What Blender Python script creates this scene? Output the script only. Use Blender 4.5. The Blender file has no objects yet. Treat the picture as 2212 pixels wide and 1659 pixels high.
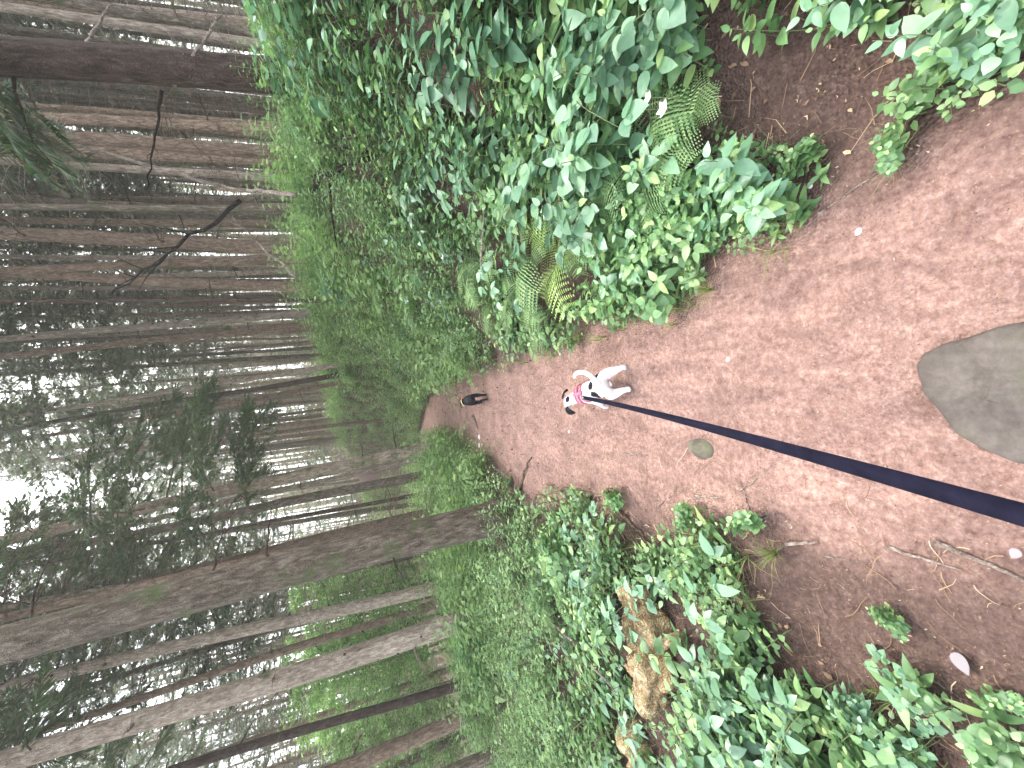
import bpy, bmesh, math, random
import numpy as np
from mathutils import Vector, Matrix, Quaternion
R = math.radians
rng = np.random.default_rng(7)
random.seed(7)
scene = bpy.context.scene
col = scene.collection

# ------------------------------------------------------------------ camera
PITCH = R(17.7); EYE = 1.5; FPX = 831.0; PW, PH = 2212.0, 1659.0
c_up = (-.9946, .1035); c_rt = (-.1035, -.9946)       # the phone is held on its side
Rw = Vector((1, 0, 0)); Uw = Vector((0, math.sin(PITCH), math.cos(PITCH)))
Fw = Vector((0, math.cos(PITCH), -math.sin(PITCH)))
cam_d = bpy.data.cameras.new('camera'); cam = bpy.data.objects.new('camera', cam_d); col.objects.link(cam)
cam_d.sensor_fit = 'HORIZONTAL'; cam_d.sensor_width = 36; cam_d.lens = 36 * FPX / PW
cam_d.clip_start = .02; cam_d.clip_end = 2000
cx = Rw * c_rt[0] + Uw * c_up[0]; cy = -(Rw * c_rt[1] + Uw * c_up[1]); cz = -Fw
M = Matrix((cx, cy, cz)).transposed().to_4x4(); M.translation = (0, 0, EYE)
cam.matrix_world = M
scene.camera = cam
# ------------------------------------------------------------------ world, sun, exposure
SUN_EL, SUN_AZ = 62, 20
w = bpy.data.worlds.new('World'); scene.world = w; w.use_nodes = True
nt = w.node_tree; sky = nt.nodes.new('ShaderNodeTexSky'); sky.sky_type = 'NISHITA'; sky.sun_disc = False
sky.sun_elevation = R(SUN_EL); sky.sun_rotation = R(SUN_AZ); sky.air_density = .8; sky.dust_density = 4.0
bg = nt.nodes['Background']; bg.inputs['Strength'].default_value = .15
hs0 = nt.nodes.new('ShaderNodeHueSaturation'); hs0.inputs['Saturation'].default_value = .42
nt.links.new(sky.outputs[0], hs0.inputs['Color']); nt.links.new(hs0.outputs[0], bg.inputs[0])
sd = bpy.data.lights.new('sun', 'SUN'); sun = bpy.data.objects.new('sun', sd); col.objects.link(sun)
sd.energy = 1.3; sd.angle = R(24); sd.color = (1, .96, .9)
sv = Vector((math.sin(R(SUN_AZ)) * math.cos(R(SUN_EL)), math.cos(R(SUN_AZ)) * math.cos(R(SUN_EL)), math.sin(R(SUN_EL))))
sun.rotation_euler = sv.to_track_quat('Z', 'Y').to_euler()
scene.view_settings.view_transform = 'Standard'; scene.view_settings.look = 'None'
scene.view_settings.gamma = 1; scene.view_settings.exposure = 3.38
scene.cycles.max_bounces = 8; scene.cycles.diffuse_bounces = 4; scene.cycles.transmission_bounces = 4
scene.cycles.use_adaptive_sampling = True

# ------------------------------------------------------------------ shape of the land
YT = np.array([-3, .5, .8, 1.0, 1.4, 1.7, 2.1, 3.1, 4.0, 5, 6.9, 10, 12, 14, 18, 22, 26, 32, 45])
XL = np.array([-.95, -.95, -1.02, -1.04, -.8, -.77, -.8, -1.0, -1.28, -1.25, -1.05, -1.05, -1.25, -1.7, -2.6, -3.9, -5.2, -8, -16])
XR = np.array([.55, .52, .57, .5, .45, .32, .3, .28, .24, .22, .26, .24, .15, .0, -.7, -1.9, -3.3, -5.8, -13])

def sst(t): t = np.clip(t, 0, 1); return t * t * (3 - 2 * t)

def wob(x, y, f, s=0.):
    return (np.sin(x * f + 1.3 * s + 1.7 * np.sin(y * f * .7 + s)) * np.cos(y * f * 1.1 - s * 2 + 1.3 * np.sin(x * f * .6)))

def edges(y): return np.interp(y, YT, XL), np.interp(y, YT, XR)

def land(x, y):
    x = np.asarray(x, float); y = np.asarray(y, float)
    xl, xr = edges(y)
    dr = x - xr; dl = xl - x
    top = np.minimum(1.45 + .115 * np.maximum(y, 0), 5.2)
    z = top * sst((dr - .05) / 3.0) - .05 * np.maximum(dr - 4.5, 0)
    z = np.maximum(z, -3)
    z = z + .12 * sst(dl / .8) - .16 * np.maximum(dl - 6.5, 0) * (dl < 30) - (dl >= 30) * .16 * 23.5
    z = z + .22 * np.maximum(y - 44, 0) * sst((x + 34) / 14)
    off = sst(np.maximum(dr, dl) / .5)
    z = z + off * (.07 * wob(x, y, 1.9, 1) + .035 * wob(x, y, 5.3, 2)) + .012 * wob(x, y, 4.1, 3) + .004 * wob(x, y, 15, 5) * (1 + 2 * off)
    return z

def landz(x, y): return float(land(x, y))

def ray(px, py):
    dx, dy = (px - PW / 2) / FPX, (py - PH / 2) / FPX
    return Fw + Rw * (dx * c_rt[0] + dy * c_rt[1]) + Uw * (dx * c_up[0] + dy * c_up[1])

def at(px, py, depth):                # the point seen at a photo pixel, at a given depth
    return Vector((0, 0, EYE)) + ray(px, py) * depth

def on_land(px, py, lift=0.):         # the ground point seen at a photo pixel (or just below it)
    r = ray(px, py); t = .3
    while t < 60:
        p = Vector((0, 0, EYE)) + r * t
        if p.z < landz(p.x, p.y) + lift: return p
        t += .01 + t * .004
    return on_land(px + 12, py, lift)

# ------------------------------------------------------------------ materials
def mat(name, base, rough=.8, spec=.3):
    m = bpy.data.materials.new(name); m.use_nodes = True
    b = m.node_tree.nodes['Principled BSDF']
    b.inputs['Base Color'].default_value = (*base, 1); b.inputs['Roughness'].default_value = rough
    b.inputs['Specular IOR Level'].default_value = spec
    return m, m.node_tree, b

def N(nt, t, **k):
    n = nt.nodes.new(t)
    for a, v in k.items(): setattr(n, a, v)
    return n

def ramp(nt, src, stops):
    r = N(nt, 'ShaderNodeValToRGB'); nt.links.new(src, r.inputs[0])
    while len(r.color_ramp.elements) < len(stops): r.color_ramp.elements.new(.5)
    for e, (p, c) in zip(r.color_ramp.elements, stops): e.position = p; e.color = (*c, 1)
    return r.outputs[0]

def noise(nt, vec, scale, detail=6, rough=.6, dist=0.):
    n = N(nt, 'ShaderNodeTexNoise'); n.inputs['Scale'].default_value = scale; n.inputs['Detail'].default_value = detail
    n.inputs['Roughness'].default_value = rough; n.inputs['Distortion'].default_value = dist
    if vec: nt.links.new(vec, n.inputs['Vector'])
    return n.outputs['Fac']

def mapping(nt, out, sc):
    m = N(nt, 'ShaderNodeMapping'); m.inputs['Scale'].default_value = sc; nt.links.new(out, m.inputs[0]); return m.outputs[0]

def mix(nt, fac, a, b, bt='MIX'):
    m = N(nt, 'ShaderNodeMix', data_type='RGBA', blend_type=bt)
    for s, v in ((0, fac), (6, a), (7, b)):
        if hasattr(v, 'is_linked') or isinstance(v, bpy.types.NodeSocket): nt.links.new(v, m.inputs[s])
        elif s == 0: m.inputs[0].default_value = v
        else: m.inputs[s].default_value = (*v, 1)
    return m.outputs[2]

def bump(nt, b, h, strength, dist):
    n = N(nt, 'ShaderNodeBump'); n.inputs['Strength'].default_value = strength; n.inputs['Distance'].default_value = dist
    nt.links.new(h, n.inputs['Height']); nt.links.new(n.outputs[0], b.inputs['Normal'])

def leaf_mat(name, stops, rough=.5, trans=.35, spec=.45):
    m, nt, b = mat(name, (.1, .2, .06), rough, spec)
    g = N(nt, 'ShaderNodeNewGeometry')
    c = ramp(nt, g.outputs['Random Per Island'], stops)
    o = N(nt, 'ShaderNodeObjectInfo'); hs = N(nt, 'ShaderNodeHueSaturation')
    mr = N(nt, 'ShaderNodeMapRange'); nt.links.new(o.outputs['Random'], mr.inputs[0]); mr.inputs[3].default_value = .8; mr.inputs[4].default_value = 1.2
    nt.links.new(mr.outputs[0], hs.inputs['Value']); nt.links.new(c, hs.inputs['Color'])
    tc = N(nt, 'ShaderNodeTexCoord')
    nz = noise(nt, tc.outputs['Object'], 45, 3)
    c2 = mix(nt, .22, hs.outputs[0], ramp(nt, nz, [(.3, (.0, .0, .0)), (.7, (.4, .55, .3))]), 'OVERLAY')
    nt.links.new(c2, b.inputs['Base Color'])
    t = N(nt, 'ShaderNodeBsdfTranslucent'); ms = N(nt, 'ShaderNodeMixShader'); ms.inputs[0].default_value = trans
    br = N(nt, 'ShaderNodeHueSaturation'); br.inputs['Saturation'].default_value = 1.15; br.inputs['Value'].default_value = 1.3
    nt.links.new(c2, br.inputs['Color']); nt.links.new(br.outputs[0], t.inputs['Color'])
    out = nt.nodes['Material Output']
    nt.links.new(b.outputs[0], ms.inputs[1]); nt.links.new(t.outputs[0], ms.inputs[2]); nt.links.new(ms.outputs[0], out.inputs[0])
    return m

MAT = {}
MAT['leaf'] = leaf_mat('broad_leaf', [(0, (.075, .15, .06)), (.3, (.13, .245, .10)), (.6, (.20, .345, .14)), (.85, (.30, .45, .19)), (1, (.42, .53, .22))], .42, .32, .5)
MAT['leaf_mint'] = leaf_mat('mint_leaf', [(0, (.09, .18, .11)), (.5, (.17, .31, .185)), (1, (.29, .45, .27))], .4, .25, .6)  # bluish skylight sheen of glossy leaves is put into this base colour
MAT['leaf_bright'] = leaf_mat('sunlit_leaf', [(0, (.17, .29, .11)), (.5, (.28, .42, .17)), (1, (.44, .55, .26))], .5, .5, .35)  # lighter leaf colour with the sunlight of clearing and trailside painted in
MAT['fern'] = leaf_mat('fern_leaf', [(0, (.12, .22, .09)), (.5, (.22, .36, .15)), (1, (.38, .50, .22))], .55, .4, .35)
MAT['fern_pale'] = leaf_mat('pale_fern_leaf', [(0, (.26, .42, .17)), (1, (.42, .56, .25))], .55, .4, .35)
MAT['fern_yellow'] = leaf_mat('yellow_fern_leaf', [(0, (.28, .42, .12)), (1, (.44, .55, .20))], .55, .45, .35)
MAT['needle'] = leaf_mat('spruce_needles', [(0, (.08, .065, .05)), (.25, (.15, .12, .09)), (.32, (.04, .08, .04)), (.7, (.07, .13, .055)), (1, (.13, .20, .09))], .6, .3, .3)
MAT['grass'] = leaf_mat('grass_blade', [(0, (.12, .2, .05)), (.6, (.25, .33, .1)), (1, (.5, .45, .2))], .5, .35, .4)
MAT['dry'] = leaf_mat('dry_litter', [(0, (.12, .07, .045)), (.5, (.28, .17, .11)), (.85, (.42, .28, .18)), (1, (.6, .48, .36))], .8, .0, .2)
MAT['stem'], _, _ = mat('green_stem', (.14, .17, .07), .6)

def bark(name, c1, c2, c3, scale=1., moss=.0):
    m, nt, b = mat(name, c2, .92, .2)
    tc = N(nt, 'ShaderNodeTexCoord').outputs['Object']
    v = mapping(nt, tc, (1, 1, .28))
    n1 = noise(nt, v, 22 * scale, 8, .7, .6); n2 = noise(nt, tc, 3 * scale, 4, .6)
    vo = N(nt, 'ShaderNodeTexVoronoi', feature='DISTANCE_TO_EDGE'); vo.inputs['Scale'].default_value = 48 * scale
    wp = N(nt, 'ShaderNodeTexNoise'); wp.inputs['Scale'].default_value = 9; wp.inputs['Detail'].default_value = 5; nt.links.new(tc, wp.inputs['Vector'])
    ad = N(nt, 'ShaderNodeVectorMath', operation='MULTIPLY_ADD'); ad.inputs[1].default_value = (.22, .22, .5); nt.links.new(wp.outputs['Color'], ad.inputs[0]); nt.links.new(tc, ad.inputs[2])
    nt.links.new(mapping(nt, ad.outputs[0], (1, 1, .2)), vo.inputs['Vector'])
    cr = ramp(nt, vo.outputs['Distance'], [(0, (.2, .17, .17)), (.16, (.85, .85, .85)), (.4, (1, 1, 1))])
    c = ramp(nt, n1, [(.33, c1), (.5, c2), (.66, c3)])
    c = mix(nt, .5, c, ramp(nt, n2, [(.3, (.35, .32, .3)), (.7, (.75, .75, .74))]), 'OVERLAY')
    c = mix(nt, .45, c, cr, 'MULTIPLY')
    oi = N(nt, 'ShaderNodeObjectInfo'); hs = N(nt, 'ShaderNodeHueSaturation')
    mr = N(nt, 'ShaderNodeMapRange'); nt.links.new(oi.outputs['Random'], mr.inputs[0]); mr.inputs[3].default_value = .95; mr.inputs[4].default_value = 1.75
    nt.links.new(mr.outputs[0], hs.inputs['Value']); nt.links.new(c, hs.inputs['Color']); c = hs.outputs[0]
    if moss:
        f = ramp(nt, noise(nt, tc, 2.2, 5, .65), [(.62 - moss * .25, (0, 0, 0)), (.75 - moss * .15, (1, 1, 1))])
        c = mix(nt, f, c, (.10, .13, .045))
    nt.links.new(c, b.inputs['Base Color'])
    h = N(nt, 'ShaderNodeMath', operation='ADD'); nt.links.new(n1, h.inputs[0]); nt.links.new(vo.outputs['Distance'], h.inputs[1])
    bump(nt, b, h.outputs[0], 1.0, .05)
    return m
MAT['bark_grey'] = bark('grey_bark', (.06, .045, .033), (.15, .118, .088), (.30, .25, .20), 1.0, .4)
MAT['bark_brown'] = bark('brown_bark', (.10, .065, .045), (.23, .16, .115), (.40, .30, .22), 1.2, .2)
MAT['bark_pale'] = bark('pale_bark', (.16, .12, .09), (.35, .28, .22), (.57, .49, .40), 1.0, .1)
MAT['bark_dark'] = bark('dark_bark', (.03, .02, .016), (.075, .048, .038), (.14, .10, .08), 1.0)
MAT['bark_moss'] = bark('mossy_bark', (.12, .09, .065), (.30, .23, .17), (.5, .42, .33), 1.0, .6)
MAT['wood_dead'] = bark('dead_wood', (.14, .10, .08), (.3, .24, .2), (.5, .43, .36), 1.5)
MAT['wood_black'] = bark('black_dead_wood', (.006, .005, .005), (.02, .014, .012), (.05, .035, .03), 1.5)
MAT['wood_moss'] = bark('mossy_wood', (.12, .07, .04), (.46, .34, .17), (.72, .60, .42), .9, .3)

def soil():
    m, nt, b = mat('forest_soil', (.2, .12, .09), .95, .2)
    tc = N(nt, 'ShaderNodeTexCoord').outputs['Object']
    a = N(nt, 'ShaderNodeAttribute', attribute_name='path')
    n1 = noise(nt, tc, 38, 10, .75); n2 = noise(nt, tc, 2.2, 6, .6); n3 = noise(nt, tc, 160, 4, .6)
    v = N(nt, 'ShaderNodeTexVoronoi'); v.inputs['Scale'].default_value = 90; nt.links.new(tc, v.inputs['Vector'])
    pth = ramp(nt, n1, [(.28, (.14, .082, .066)), (.44, (.27, .172, .142)), (.58, (.37, .255, .212)), (.72, (.58, .44, .37))])
    n4 = noise(nt, mapping(nt, tc, (1, .35, 1)), 9, 7, .7, .8)
    pth = mix(nt, .8, pth, ramp(nt, n4, [(.32, (.28, .25, .25)), (.55, (.52, .5, .49)), (.72, (.72, .68, .64))]), 'OVERLAY')
    pth = mix(nt, .65, pth, ramp(nt, n2, [(.3, (.36, .33, .33)), (.7, (.66, .63, .62))]), 'OVERLAY')
    chips = ramp(nt, n3, [(.62, (0, 0, 0)), (.72, (1, 1, 1))])
    pth = mix(nt, mix(nt, .5, chips, (0, 0, 0)), pth, (.58, .44, .36))
    dk = ramp(nt, n1, [(.3, (.05, .03, .025)), (.55, (.12, .075, .06)), (.8, (.26, .18, .14))])
    c = mix(nt, a.outputs['Fac'], dk, pth)
    nt.links.new(c, b.inputs['Base Color'])
    h = N(nt, 'ShaderNodeMath', operation='ADD'); nt.links.new(n1, h.inputs[0]); nt.links.new(v.outputs['Distance'], h.inputs[1])
    bump(nt, b, h.outputs[0], 1.0, .016)
    return m
MAT['soil'] = soil()

def stone(name, c1, c2, moss=(.16, .17, .08)):
    m, nt, b = mat(name, c1, .8, .3)
    tc = N(nt, 'ShaderNodeTexCoord').outputs['Object']
    c = ramp(nt, noise(nt, tc, 14, 8, .6), [(.3, c1), (.7, c2)])
    c = mix(nt, .6, c, ramp(nt, noise(nt, tc, 60, 8, .7), [(.3, (.3, .3, .3)), (.7, (.7, .7, .7))]), 'OVERLAY')
    c = mix(nt, ramp(nt, noise(nt, tc, 3, 4), [(.5, (0, 0, 0)), (.68, (.7, .7, .7))]), c, moss)
    nt.links.new(c, b.inputs['Base Color']); bump(nt, b, noise(nt, tc, 40, 8), .5, .01)
    return m
MAT['rock'] = stone('grey_stone', (.055, .045, .037), (.10, .084, .072), (.06, .062, .03))
MAT['rock_green'] = stone('green_grey_stone', (.05, .045, .032), (.13, .115, .08), (.075, .08, .04))
MAT['pebble'] = stone('pale_stone', (.6, .55, .52), (.85, .8, .78), (.5, .45, .4))

# ------------------------------------------------------------------ mesh helpers
class Geo:                              # a bag of polygons
    def __init__(s, V=None, L=None, T=None, MI=None):
        s.V = np.zeros((0, 3)) if V is None else np.asarray(V, float)
        s.L = np.zeros(0, int) if L is None else np.asarray(L, int)
        s.T = np.zeros(0, int) if T is None else np.asarray(T, int)
        s.MI = np.zeros(len(s.T), int) if MI is None else np.asarray(MI, int)
    @staticmethod
    def of(V, F, mi=0):
        L = [i for f in F for i in f]; T = [len(f) for f in F]
        return Geo(V, L, T, [mi] * len(F))
    def moved(s, A, t): return Geo(s.V @ np.asarray(A).T + np.asarray(t), s.L, s.T, s.MI)

def join(gs):
    V, L, T, MI, n = [], [], [], [], 0
    for g in gs:
        V.append(g.V); L.append(g.L + n); T.append(g.T); MI.append(g.MI); n += len(g.V)
    return Geo(np.concatenate(V), np.concatenate(L), np.concatenate(T), np.concatenate(MI)) if gs else Geo()

def scatter(g, A, P):                   # many copies of g: A (n,3,3), P (n,3)
    n = len(P); nv = len(g.V)
    V = np.einsum('nij,vj->nvi', A, g.V) + P[:, None, :]
    L = (g.L[None, :] + (np.arange(n) * nv)[:, None]).ravel()
    return Geo(V.reshape(-1, 3), L, np.tile(g.T, n), np.tile(g.MI, n))

def mesh(name, g, mats, smooth=False):
    me = bpy.data.meshes.new(name)
    me.vertices.add(len(g.V)); me.vertices.foreach_set('co', g.V.astype(np.float32).ravel())
    me.loops.add(len(g.L)); me.loops.foreach_set('vertex_index', g.L.astype(np.int32))
    me.polygons.add(len(g.T))
    st = np.concatenate([[0], np.cumsum(g.T)[:-1]]) if len(g.T) else np.zeros(0)
    me.polygons.foreach_set('loop_start', st.astype(np.int32)); me.polygons.foreach_set('loop_total', g.T.astype(np.int32))
    me.polygons.foreach_set('material_index', g.MI.astype(np.int32))
    if smooth: me.polygons.foreach_set('use_smooth', np.ones(len(g.T), bool))
    me.update(calc_edges=True)
    for m in (mats if isinstance(mats, (list, tuple)) else [mats]): me.materials.append(m)
    return me

def obj(name, me, parent=None, loc=None, rot=None):
    o = bpy.data.objects.new(name, me); col.objects.link(o)
    if parent: o.parent = parent
    if loc is not None: o.location = loc
    if rot is not None: o.rotation_euler = rot
    return o

def tag(o, label=None, cat=None, group=None, kind=None):
    for k, v in (('label', label), ('category', cat), ('group', group), ('kind', kind)):
        if v: o[k] = v
    return o

def copy_tree(o, parent=None):
    c = o.copy(); col.objects.link(c); c.parent = parent
    for ch in list(o.children): copy_tree(ch, c)
    return c

def tube(pts, rad, sides=8, cap=True, jit=None):
    pts = np.asarray(pts, float); n = len(pts); V = []; F = []
    tg = np.gradient(pts, axis=0); tg /= np.linalg.norm(tg, axis=1)[:, None] + 1e-9
    ref = np.array([0, 0, 1.]) if abs(tg[0][2]) < .8 else np.array([1., 0, 0])
    u = np.cross(tg[0], ref); u /= np.linalg.norm(u)
    for i in range(n):
        u = u - tg[i] * (u @ tg[i]); u /= np.linalg.norm(u) + 1e-9
        v = np.cross(tg[i], u)
        for k in range(sides):
            a = 2 * math.pi * k / sides; r = rad[i]
            if jit is not None: r = r * (1 + jit(i, k, a))
            V.append(pts[i] + (u * math.cos(a) + v * math.sin(a)) * r)
    for i in range(n - 1):
        for k in range(sides):
            a = i * sides + k; b = i * sides + (k + 1) % sides
            F.append((a, b, b + sides, a + sides))
    if cap:
        F.append(tuple(range(sides))[::-1]); F.append(tuple((n - 1) * sides + k for k in range(sides)))
    return Geo.of(V, F)

def rotm(ax, ay, az):
    return np.array(Matrix.Rotation(az, 3, 'Z') @ Matrix.Rotation(ay, 3, 'Y') @ Matrix.Rotation(ax, 3, 'X'))

def rand_rots(n, tilt, smin, smax, az=None):
    az = rng.uniform(0, 2 * np.pi, n) if az is None else az
    tx = rng.normal(0, tilt, n); ty = rng.normal(0, tilt, n); s = rng.uniform(smin, smax, n)
    ca, sa, cx_, sx_, cy_, sy_ = np.cos(az), np.sin(az), np.cos(tx), np.sin(tx), np.cos(ty), np.sin(ty)
    Z = np.zeros((n, 3, 3)); Z[:, 0, 0] = ca; Z[:, 0, 1] = -sa; Z[:, 1, 0] = sa; Z[:, 1, 1] = ca; Z[:, 2, 2] = 1
    X = np.zeros((n, 3, 3)); X[:, 0, 0] = 1; X[:, 1, 1] = cx_; X[:, 1, 2] = -sx_; X[:, 2, 1] = sx_; X[:, 2, 2] = cx_
    Y = np.zeros((n, 3, 3)); Y[:, 1, 1] = 1; Y[:, 0, 0] = cy_; Y[:, 0, 2] = sy_; Y[:, 2, 0] = -sy_; Y[:, 2, 2] = cy_
    return (X @ Y @ Z) * s[:, None, None]

# ------------------------------------------------------------------ ground and path
def ground():
    gy = np.concatenate([np.arange(-4, 0, .12), np.arange(0, 4, .035), 4 * np.exp(np.arange(0, 3.9, .021))])
    a = np.concatenate([np.arange(0, 1.6, .03), 1.6 * np.exp(np.arange(0, 4.4, .045))])
    gx = np.concatenate([-a[::-1][:-1], a]) - .3
    X, Y = np.meshgrid(gx, gy); nx, ny = len(gx), len(gy)
    Z = land(X, Y)
    near = (Y < 6) & (abs(X) < 5)
    Z = Z + near * rng.normal(0, .0035, Z.shape)
    V = np.stack([X, Y, Z], -1).reshape(-1, 3)
    i = np.arange(ny - 1)[:, None] * nx + np.arange(nx - 1)[None, :]
    Q = np.stack([i, i + 1, i + nx + 1, i + nx], -1).reshape(-1, 4)
    xl, xr = edges(Y); wv = .09 * wob(X, Y, 3.3, 4) + .05 * wob(X, Y, 9, 6)
    dist = np.minimum(X - xl, xr - X) + wv
    mask = sst((dist + .28) / .4).reshape(-1)
    lim = np.interp(Y, [0, 1.3, 1.9, 3], [-.45, -.5, -.75, -3]).reshape(-1)           # unworn, darker earth by the walker's left foot
    mask = mask * (1 - .95 * sst((lim - X.reshape(-1) + .12 * wob(X, Y, 5, 2).reshape(-1)) / .35))
    rim = np.interp(Y, [0, 1.4, 2.2], [.36, .36, 3]).reshape(-1)
    mask = mask * (1 - .6 * sst((X.reshape(-1) - rim + .10 * wob(X, Y, 6, 3).reshape(-1)) / .3))
    inside = (dist.reshape(-1)[Q].mean(1) > .0)
    for nm, sel in (('path', inside), ('ground', ~inside)):
        q = Q[sel]; used, inv = np.unique(q, return_inverse=True)
        g = Geo(V[used], inv.reshape(-1), np.full(len(q), 4))
        me = mesh(nm, g, MAT['soil'], True)
        at_ = me.attributes.new('path', 'FLOAT', 'POINT'); at_.data.foreach_set('value', mask[used].astype(np.float32))
        tag(obj(nm, me), kind='structure')
ground()

# ------------------------------------------------------------------ leaves and sprigs
def leaf(L=1., Wd=.55, droop=.22, fold=.10, fine=True):
    ts = [.0, .06, .18, .32, .47, .62, .76, .89, 1.0] if fine else [0, .35, .7, 1.0]
    ws = [0, .24, .42, .50, .49, .42, .31, .15, 0] if fine else [0, .48, .38, 0]
    V = []; F = []; rows = []
    for t, w_ in zip(ts, ws):
        z = -droop * t * t * L; y = t * L
        if w_ == 0: rows.append([len(V)]); V.append((0, y, z))
        else:
            rows.append([len(V), len(V) + 1, len(V) + 2])
            V += [(-w_ * Wd * L, y - .03 * L, z + fold * w_ * L), (0, y, z), (w_ * Wd * L, y - .03 * L, z + fold * w_ * L)]
    for a, b in zip(rows, rows[1:]):
        if len(a) == 1: F += [(a[0], b[1], b[0]), (a[0], b[2], b[1])]
        elif len(b) == 1: F += [(a[0], a[1], b[0]), (a[1], a[2], b[0])]
        else: F += [(a[0], a[1], b[1], b[0]), (a[1], a[2], b[2], b[1])]
    return Geo.of(V, F)

LEAF = leaf(); LEAF_S = leaf(fine=False); LEAF_N = leaf(Wd=.36); LEAF_B = leaf(Wd=.85, droop=.12); LEAF_C = leaf(Wd=.75, fine=False)

def stem_geo(pts, r0, r1, sides=4):
    n = len(pts); g = tube(pts, np.linspace(r0, r1, n), sides, False); g.MI[:] = 1; return g

def nettle(h, lf=LEAF, size=.075, pairs=6, spread=.5, seed=0):     # upright stem with opposite leaf pairs
    r = random.Random(seed); gs = []
    bend = r.uniform(-.2, .2); pts = [(bend * (k / 5) ** 2 * h, .12 * math.sin(k) * h * .1, h * k / 5) for k in range(6)]
    gs.append(stem_geo(pts, .003, .0015))
    for i in range(pairs):
        t = .25 + .75 * (i + 1) / pairs; x = bend * t * t * h
        s = size * (1.1 - .55 * abs(t - .55)) * r.uniform(.8, 1.2) * (1 if t < .97 else .6)
        for k in (0, 1):
            a = i * math.pi / 2 + k * math.pi + r.uniform(-.35, .35)
            A = rotm(r.uniform(-.1, .5) + (.35 if t > .95 else 0), r.uniform(-.3, .3), a) * s
            gs.append(lf.moved(A, (x - math.sin(a) * .015, math.cos(a) * .015, t * h)))
    return join(gs)

def bramble(L, lf=LEAF, size=.08, n=7, seed=0):                     # arching cane with leaves in threes
    r = random.Random(seed); pts = []
    for k in range(9):
        t = k / 8; pts.append((L * t * .85, .05 * L * math.sin(3 * t + seed), L * .5 * math.sin(math.pi * t * .85) * .8))
    gs = [stem_geo(pts, .0035, .0015)]
    for i in range(n):
        t = (i + .8) / n; k = min(7, int(t * 8)); f = t * 8 - k
        p = np.array(pts[k]) * (1 - f) + np.array(pts[min(8, k + 1)]) * f
        side = 1 if i % 2 else -1; a0 = side * r.uniform(.6, 1.4) - math.pi / 2
        q = p + np.array((math.cos(a0 + math.pi / 2) * .05, math.sin(a0 + math.pi / 2) * .05, .03))
        gs.append(stem_geo([p, q], .0015, .001, 3))
        for j, da in enumerate((0, 1.25, -1.25)):
            s = size * (1.15 if j == 0 else .85) * r.uniform(.8, 1.15)
            gs.append(lf.moved(rotm(r.uniform(-.25, .3), r.uniform(-.25, .25), a0 + da) * s, q))
    return join(gs)

def rosette(rad, lf=LEAF_N, n=9, size=.12, seed=0):
    r = random.Random(seed); gs = []
    for i in range(n):
        a = 2.4 * i + r.uniform(-.2, .2)
        gs.append(lf.moved(rotm(r.uniform(.25, .8), r.uniform(-.2, .2), a) * size * r.uniform(.7, 1.2), (0, 0, .01 + .01 * i)))
    return join(gs)

def frond(L, n=18, seed=0, arch=.5, wid=.13):                                # one fern frond along +Y
    r = random.Random(seed); gs = []; pts = []
    def sp(t): return np.array((.04 * L * math.sin(2.2 * t + seed), L * (t - .16 * t * t), L * (arch * 1.5 * t - arch * 1.55 * t * t)))
    for k in range(9): pts.append(sp(k / 8))
    gs.append(stem_geo(pts, .0035, .001, 4))
    for i in range(n):
        t = .16 + .84 * i / n; p = sp(t); d = sp(min(1, t + .02)) - sp(t - .02); d /= np.linalg.norm(d)
        ln = L * .26 * math.sin(math.pi * (.18 + .80 * (1 - t) ** .75)) * r.uniform(.92, 1.06) + .008
        for s in (-1, 1):
            side = np.array((s, .30, -.12)); side /= np.linalg.norm(side)
            m = 7; V = []; F = []
            for j in range(m):                                      # pinnules: pairs of small lobes
                u0 = j / m; u1 = (j + .8) / m; wd = ln * wid * (1 - u0 * .85) + .002
                c0 = p + side * ln * u0; c1 = p + side * ln * u1; c1[2] -= .1 * ln * u1 * u1; c0[2] -= .1 * ln * u0 * u0
                cm = (c0 + c1) / 2
                b = len(V); V += [c0, c1, cm + d * wd + side * ln * .06, cm - d * wd + side * ln * .06]
                F += [(b, b + 1, b + 2), (b, b + 3, b + 1)]
                if j:                                               # keep one pinna one island
                    F.append((b - 3, b, b + 2)) if s > 0 else F.append((b - 3, b + 2, b))
            gs.append(Geo.of(V, F))
    return join(gs)

def tuft(n=26, h=.22, seed=0):
    r = random.Random(seed); gs = []
    for i in range(n):
        a = r.uniform(0, 6.28); l = h * r.uniform(.5, 1.1); lean = r.uniform(.1, .9); w_ = .0022
        c, s = math.cos(a), math.sin(a); V = []
        for k in range(4):
            t = k / 3; d = lean * l * t * t; z = l * t * (1 - .35 * lean * t); ww = w_ * (1 - t * .9)
            V += [(c * d - s * ww, s * d + c * ww, z), (c * d + s * ww, s * d - c * ww, z)]
        gs.append(Geo.of(V, [(0, 1, 3, 2), (2, 3, 5, 4), (4, 5, 7, 6)]))
    return join(gs)

SPR = {
 'nettle': [nettle(.32, LEAF, .085, 5, seed=1), nettle(.42, LEAF, .10, 6, seed=2), nettle(.22, LEAF_B, .075, 4, seed=3)],
 'bramble': [bramble(.55, LEAF_B, .085, 7, seed=4), bramble(.75, LEAF, .1, 8, seed=5)],
 'small': [nettle(.16, LEAF_C, .035, 5, seed=6), nettle(.22, LEAF_C, .04, 7, seed=7), rosette(.1, LEAF_N, 8, .09, seed=8)],
 'fine': [nettle(.35, LEAF_S, .05, 9, seed=9), nettle(.5, LEAF_S, .06, 10, seed=10), bramble(.6, LEAF_S, .06, 10, seed=11)],
}

def off_path(x, y):
    xl, xr = edges(y); return np.maximum(x - xr, xl - x) + .07 * wob(x, y, 3.7, 8) + .04 * wob(x, y, 11, 3)

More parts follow.
